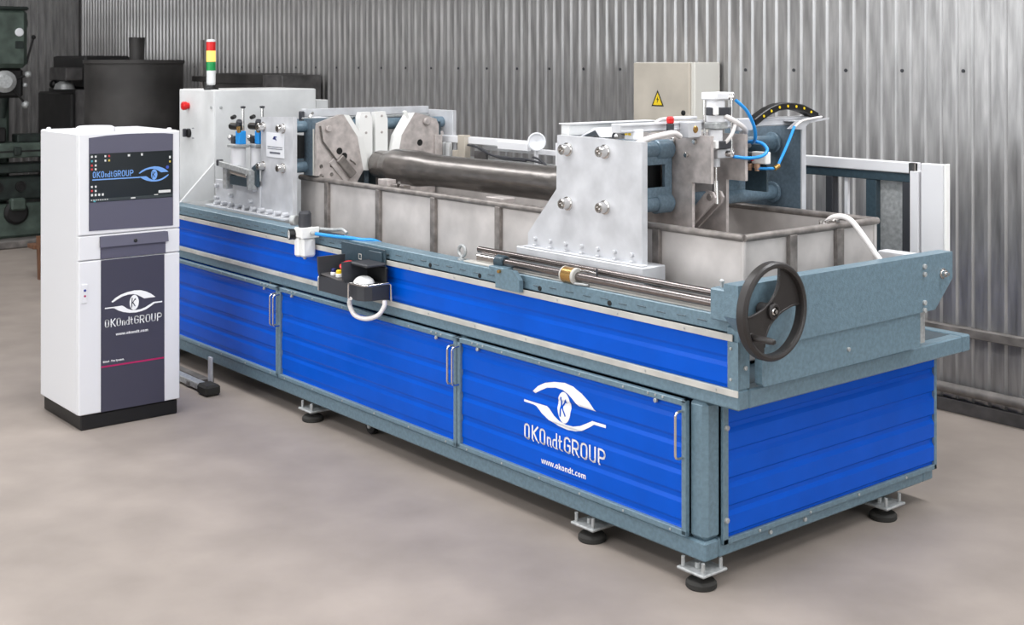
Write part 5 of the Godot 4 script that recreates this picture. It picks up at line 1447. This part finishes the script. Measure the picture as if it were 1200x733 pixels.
	part("panel_sheet", bx(-0.116, 0.005, 1.056, 1.532, zz, zz - 0.03, 0.004), M.white, g)
	part("panel_lit_edge", bx(0.006, 0.016, 1.056, 1.534, zz + 0.003, zz - 0.034, 0.002), M.nylon, g)  # brighter strip paints in the lit right side of the panel
	part("panel_foot", bx(-0.11, 0.0, 1.0565, 1.07, zz + 0.02, zz - 0.04, 0.002), M.galv, g)
	single("cover_box", bx(-0.22, 0.01, 1.056, 1.130, -1.50, -1.43, 0.004), M.white, "low white cover box on the far corner of the bench top", "cover")

# ---------------------------------------------------------------- what stands further back in the hall
func background() -> void:
	# beige cabinet on the wall
	var b := thing("switch_box", "beige electrical switch box with a yellow warning triangle on the corrugated wall", "electrical box", V(-2.8, 1.2, -2.80))
	part("body", bx(-3.075, -2.512, 1.15, 2.006, -2.945, -2.69, 0.006), M.beige_lit_side, b)
	var d := part("box_door", bx(-3.072, -2.545, 1.155, 2.002, -2.69, -2.67, 0.005), M.beige, b)
	var tri := [[P(-0.062, -0.052), P(0.062, -0.052), P(0.0, 0.062)]]
	part("warning_sign", print_on(tri, V(-2.835, 1.755, -2.67), V(0.95, 0, 0), V(0, 1.0, 0), V(0, 0, 1)), M.print_black, d, "yellow triangular warning sign")
	var tri2 := [[P(-0.046, -0.043), P(0.046, -0.043), P(0.0, 0.042)]]
	part("sign_field", print_on(tri2, V(-2.835, 1.755, -2.67), V(0.95, 0, 0), V(0, 1.0, 0), V(0, 0, 1), [], 0.0018), M.yellow, d)
	var bolt2 := [[P(0.006, 0.022), P(-0.012, -0.008), P(-0.001, -0.006), P(-0.006, -0.034), P(0.013, 0.0), P(0.002, -0.002)]]
	part("sign_flash", print_on(bolt2, V(-2.835, 1.755, -2.67), V(0.95, 0, 0), V(0, 1.0, 0), V(0, 0, 1), [], 0.0024), M.print_black, d)
	part("door_lock", MB.new().lathe(V(-2.595, 1.665, -2.67), V(0, 0, 1), [P(0.018, 0), P(0.018, 0.006), P(0.010, 0.008), P(0, 0.008)], 14), M.black, d)
		# dark round tank with a flue
	var r := thing("round_tank", "large dark round steel tank with a short flue on top by the far wall", "tank", V(-10.05, 0, -1.95))
	part("tank_shell", MB.new().lathe(V(-10.05, 0.0, -1.95), Vector3.UP, [P(0, 0.0), P(0.52, 0.0), P(0.52, 1.99), P(0.535, 1.995), P(0.535, 2.035), P(0, 2.035)], 40), M.tank_dark, r)
	part("flue", MB.new().lathe(V(-9.98, 2.035, -1.95), Vector3.UP, [P(0, 0), P(0.078, 0), P(0.086, 0.245), P(0.070, 0.245), P(0.068, 0.20), P(0, 0.20)], 20), M.tank_dark, r)
	# black machine left of the tank
	var m := thing("black_machine", "black machine housing with a grey side column next to the round tank", "machine", V(-11.5, 0, -1.8))
	part("upper_housing", bx(-12.0, -10.98, 1.70, 2.085, -2.3, -1.75, 0.03), M.machine_black, m)
	part("housing_back", bx(-12.0, -11.0, 1.66, 1.70, -2.3, -1.7, 0.0), M.machine_black, m)
	part("lower_housing", bx(-12.15, -11.05, 0.0, 1.66, -2.3, -1.62, 0.02), M.machine_black, m)
	part("side_column", bx(-11.03, -10.72, 0.0, 1.70, -1.95, -1.66, 0.01), M.grey_metal, m)
	part("grey_head", bx(-11.55, -11.02, 1.80, 1.95, -1.749, -1.55, 0.01), M.grey_metal, m)
	part("bright_fitting", MB.new().lathe(V(-11.2, 1.702, -1.60), Vector3.UP, [P(0, 0), P(0.12, 0), P(0.10, 0.06), P(0.05, 0.09), P(0, 0.09)], 16), M.galv, m)
	part("black_knob", MB.new().ball(V(-11.38, 1.755, -1.54), 0.05), M.black, m)
	part("machine_post", bx(-12.42, -12.20, 0.0, 2.08, -2.2, -1.9, 0.01), M.machine_black, m)
	# low dark cupboard with a lighter end
	var c := thing("dark_cupboard", "low dark steel cupboard against the wall behind the signal tower", "cupboard", V(-8.4, 0, -2.6))
	part("cupboard_body", bx(-9.15, -8.00, 0.0, 1.895, -2.88, -2.42, 0.01), M.tank_dark, c)
	part("cupboard_end", bx(-7.99, -7.62, 0.0, 1.885, -2.86, -2.42, 0.01), M.grey_metal, c)
	part("seam", bx(-9.14, -8.02, 1.785, 1.79, -2.4195, -2.416, 0.0), M.black, c)
	# upright rod with cross bar behind the enclosure
	var u := thing("upright_post", "thin grey upright post with a cross piece behind the white enclosure", "post", V(-9.5, 0, -2.3))
	part("post_tube", MB.new().cyl(V(-9.42, 0.0, -2.45), V(-9.42, 2.25, -2.45), 0.022, 12), M.rail_grey, u)
	part("cross_piece", bx(-9.62, -9.24, 1.80, 1.86, -2.50, -2.42, 0.004), M.tank_dark, u)
	milling_machine()
	var w := thing("wood_board", "brown wooden board leaning beside the white computer cabinet", "board", V(-9.0, 0, -0.42))
	part("board", MB.new().obox(V(-8.56, 0.19, -0.50), V(0.05, 0.42, 0.20), Basis(V(0, 0, 1), 0.10), 0.004), M.wood, w)
	part("batten", MB.new().obox(V(-8.64, 0.30, -0.48), V(0.16, 0.04, 0.24), Basis(), 0.004), M.wood, w)
	# machine skid on the floor between cabinet and bench
	var f := thing("floor_rail", "grey steel floor rail with a rubber shoe and bright upright by the cabinet", "rail", V(-4.0, 0, 0.2))
	part("rail_bar", bx(-5.0, -3.86, 0.012, 0.052, 0.16, 0.215, 0.004), M.galv, f)
	part("shoe", bx(-3.875, -3.745, 0.0, 0.066, 0.14, 0.24, 0.014), M.rubber, f)
	part("upright", bx(-3.925, -3.885, 0.05, 0.20, 0.125, 0.14, 0.002), M.plate, f)
	part("rail_bar", bx(-5.0, -4.05, 0.0, 0.03, 0.06, 0.11, 0.003), M.rail_grey, f)
	part("cross_link", bx(-4.06, -4.02, 0.01, 0.04, 0.05, 0.22, 0.003), M.rail_grey, f)
	var bk := thing("floor_block", "pale metal fittings lying under the left part of the bench", "fittings", V(-4.3, 0, -0.3))
	part("block", bx(-4.36, -4.16, 0.0, 0.06, -0.42, -0.30, 0.01), M.galv, bk)
	part("cylinder", MB.new().cyl(V(-4.12, 0.035, -0.44), V(-4.02, 0.035, -0.36), 0.035, 12, 0.004), M.plate, bk)

func milling_machine() -> void:
	var t := thing("milling_machine", "old grey-green milling machine with levers and a slotted table at the far left", "milling machine", V(-10.8, 0, -0.95))
	var x := -10.95
	part("base", bx(x - 0.75, x + 0.30, 0.0, 0.09, -1.55, -0.1, 0.015), M.rail_grey, t)
	part("pedestal", bx(x - 0.65, x + 0.10, 0.09, 0.46, -1.50, -0.1, 0.03), M.mill_green, t)
	part("column", bx(x - 0.75, x - 0.15, 0.46, 2.2, -1.10, -0.1, 0.04), M.mill_green, t)
	var kn := part("knee", bx(x - 0.12, x + 0.08, 0.50, 0.76, -1.48, -0.1, 0.02), M.mill_dark, t)
	for z in [-1.14, -0.90, -0.62]:
		part("knee_boss", MB.new().lathe(V(x + 0.08, 0.65, z), V(1, 0, 0), [P(0.06, 0), P(0.055, 0.02), P(0.035, 0.02), P(0.03, 0.005), P(0, 0.005)], 18), M.machine_black, kn)
	part("saddle", bx(x - 0.18, x + 0.14, 0.80, 0.90, -1.52, -0.1, 0.012), M.mill_dark, t)
	var tb := part("table", bx(x - 0.22, x + 0.18, 0.97, 1.13, -1.56, -0.1, 0.012), M.mill_green, t)
	part("table_slot", bx(x + 0.1795, x + 0.184, 1.03, 1.05, -1.55, -0.1, 0.0), M.machine_black, tb)
	part("clamp_nut", bx(x + 0.18, x + 0.24, 1.00, 1.09, -1.10, -1.03, 0.01), M.mill_dark, tb)
	part("shadow_disc", MB.new().lathe(V(x + 0.10, 0.37, -1.08), V(1, 0, 0), [P(0.13, 0), P(0.13, 0.03), P(0.10, 0.06), P(0, 0.06)], 22), M.machine_black, t)  # dark disc stands in for the shadow below the block
	part("crank_block", bx(x + 0.10, x + 0.22, 0.40, 0.53, -1.16, -1.0, 0.02), M.mill_green, t)
	var hd := part("head", bx(x - 0.55, x + 0.20, 1.945, 2.595, -1.185, -0.1, 0.05), M.mill_green, t)
	part("head_lid", bx(x - 0.54, x + 0.21, 2.575, 2.615, -1.19, -0.1, 0.015), M.mill_dark, hd)
	part("head_dial", MB.new().lathe(V(x + 0.20, 2.335, -1.085), V(1, 0, 0), [P(0.045, 0), P(0.045, 0.012), P(0.038, 0.016), P(0, 0.016)], 20), M.label, hd, "round white dial")
	part("head_switch", bx(x + 0.20, x + 0.215, 2.16, 2.24, -1.13, -1.04, 0.006), M.mill_dark, hd)
	part("head_ear", MB.new().cyl(V(x, 2.44, -1.185), V(x, 2.44, -1.225), 0.07, 16, 0.01), M.mill_dark, hd)
	var lv := part("lever", MB.new().tube([V(x + 0.12, 1.99, -1.19), V(x + 0.12, 2.10, -1.215), V(x + 0.12, 2.27, -1.262)], 0.012, 8), M.machine_black, t)
	part("lever_knob", MB.new().ball(V(x + 0.12, 2.285, -1.266), 0.024), M.black, lv)
	part("spindle_housing", bx(x - 0.2, x + 0.12, 1.62, 1.945, -1.16, -0.85, 0.03), M.machine_black, t)
	part("handwheel_hub", MB.new().lathe(V(x + 0.12, 1.80, -0.95), V(1, 0, 0.1), [P(0.11, 0), P(0.12, 0.02), P(0.12, 0.05), P(0.07, 0.08), P(0, 0.08)], 22), M.galv, t)
	part("spindle_nose", MB.new().lathe(V(x, 1.40, -0.95), Vector3.UP, [P(0, 0), P(0.05, 0), P(0.07, 0.1), P(0.09, 0.22), P(0, 0.22)], 18), M.mill_dark, t)
	for q in [[1.875, -1.20, 0.040], [1.545, -1.175, 0.042], [1.76, -1.17, 0.026]]:
		part("ball_knob", MB.new().ball(V(x + 0.14, q[0], q[1]), q[2]), M.galv, t)
	part("star_lever", MB.new().tube([V(x + 0.13, 1.78, -1.0), V(x + 0.14, 1.545, -1.175)], 0.013, 8), M.machine_black, t)
	part("star_lever", MB.new().tube([V(x + 0.13, 1.80, -1.0), V(x + 0.14, 1.875, -1.20)], 0.013, 8), M.machine_black, t)
	part("vise", bx(x - 0.1, x + 0.1, 1.13, 1.22, -1.40, -1.10, 0.01), M.mill_dark, t)
	part("vise_jaw", bx(x - 0.2, x + 0.08, 1.13, 1.30, -0.99, -0.6, 0.02), M.machine_black, t)
	t.position += V(0, 0, 0.14)
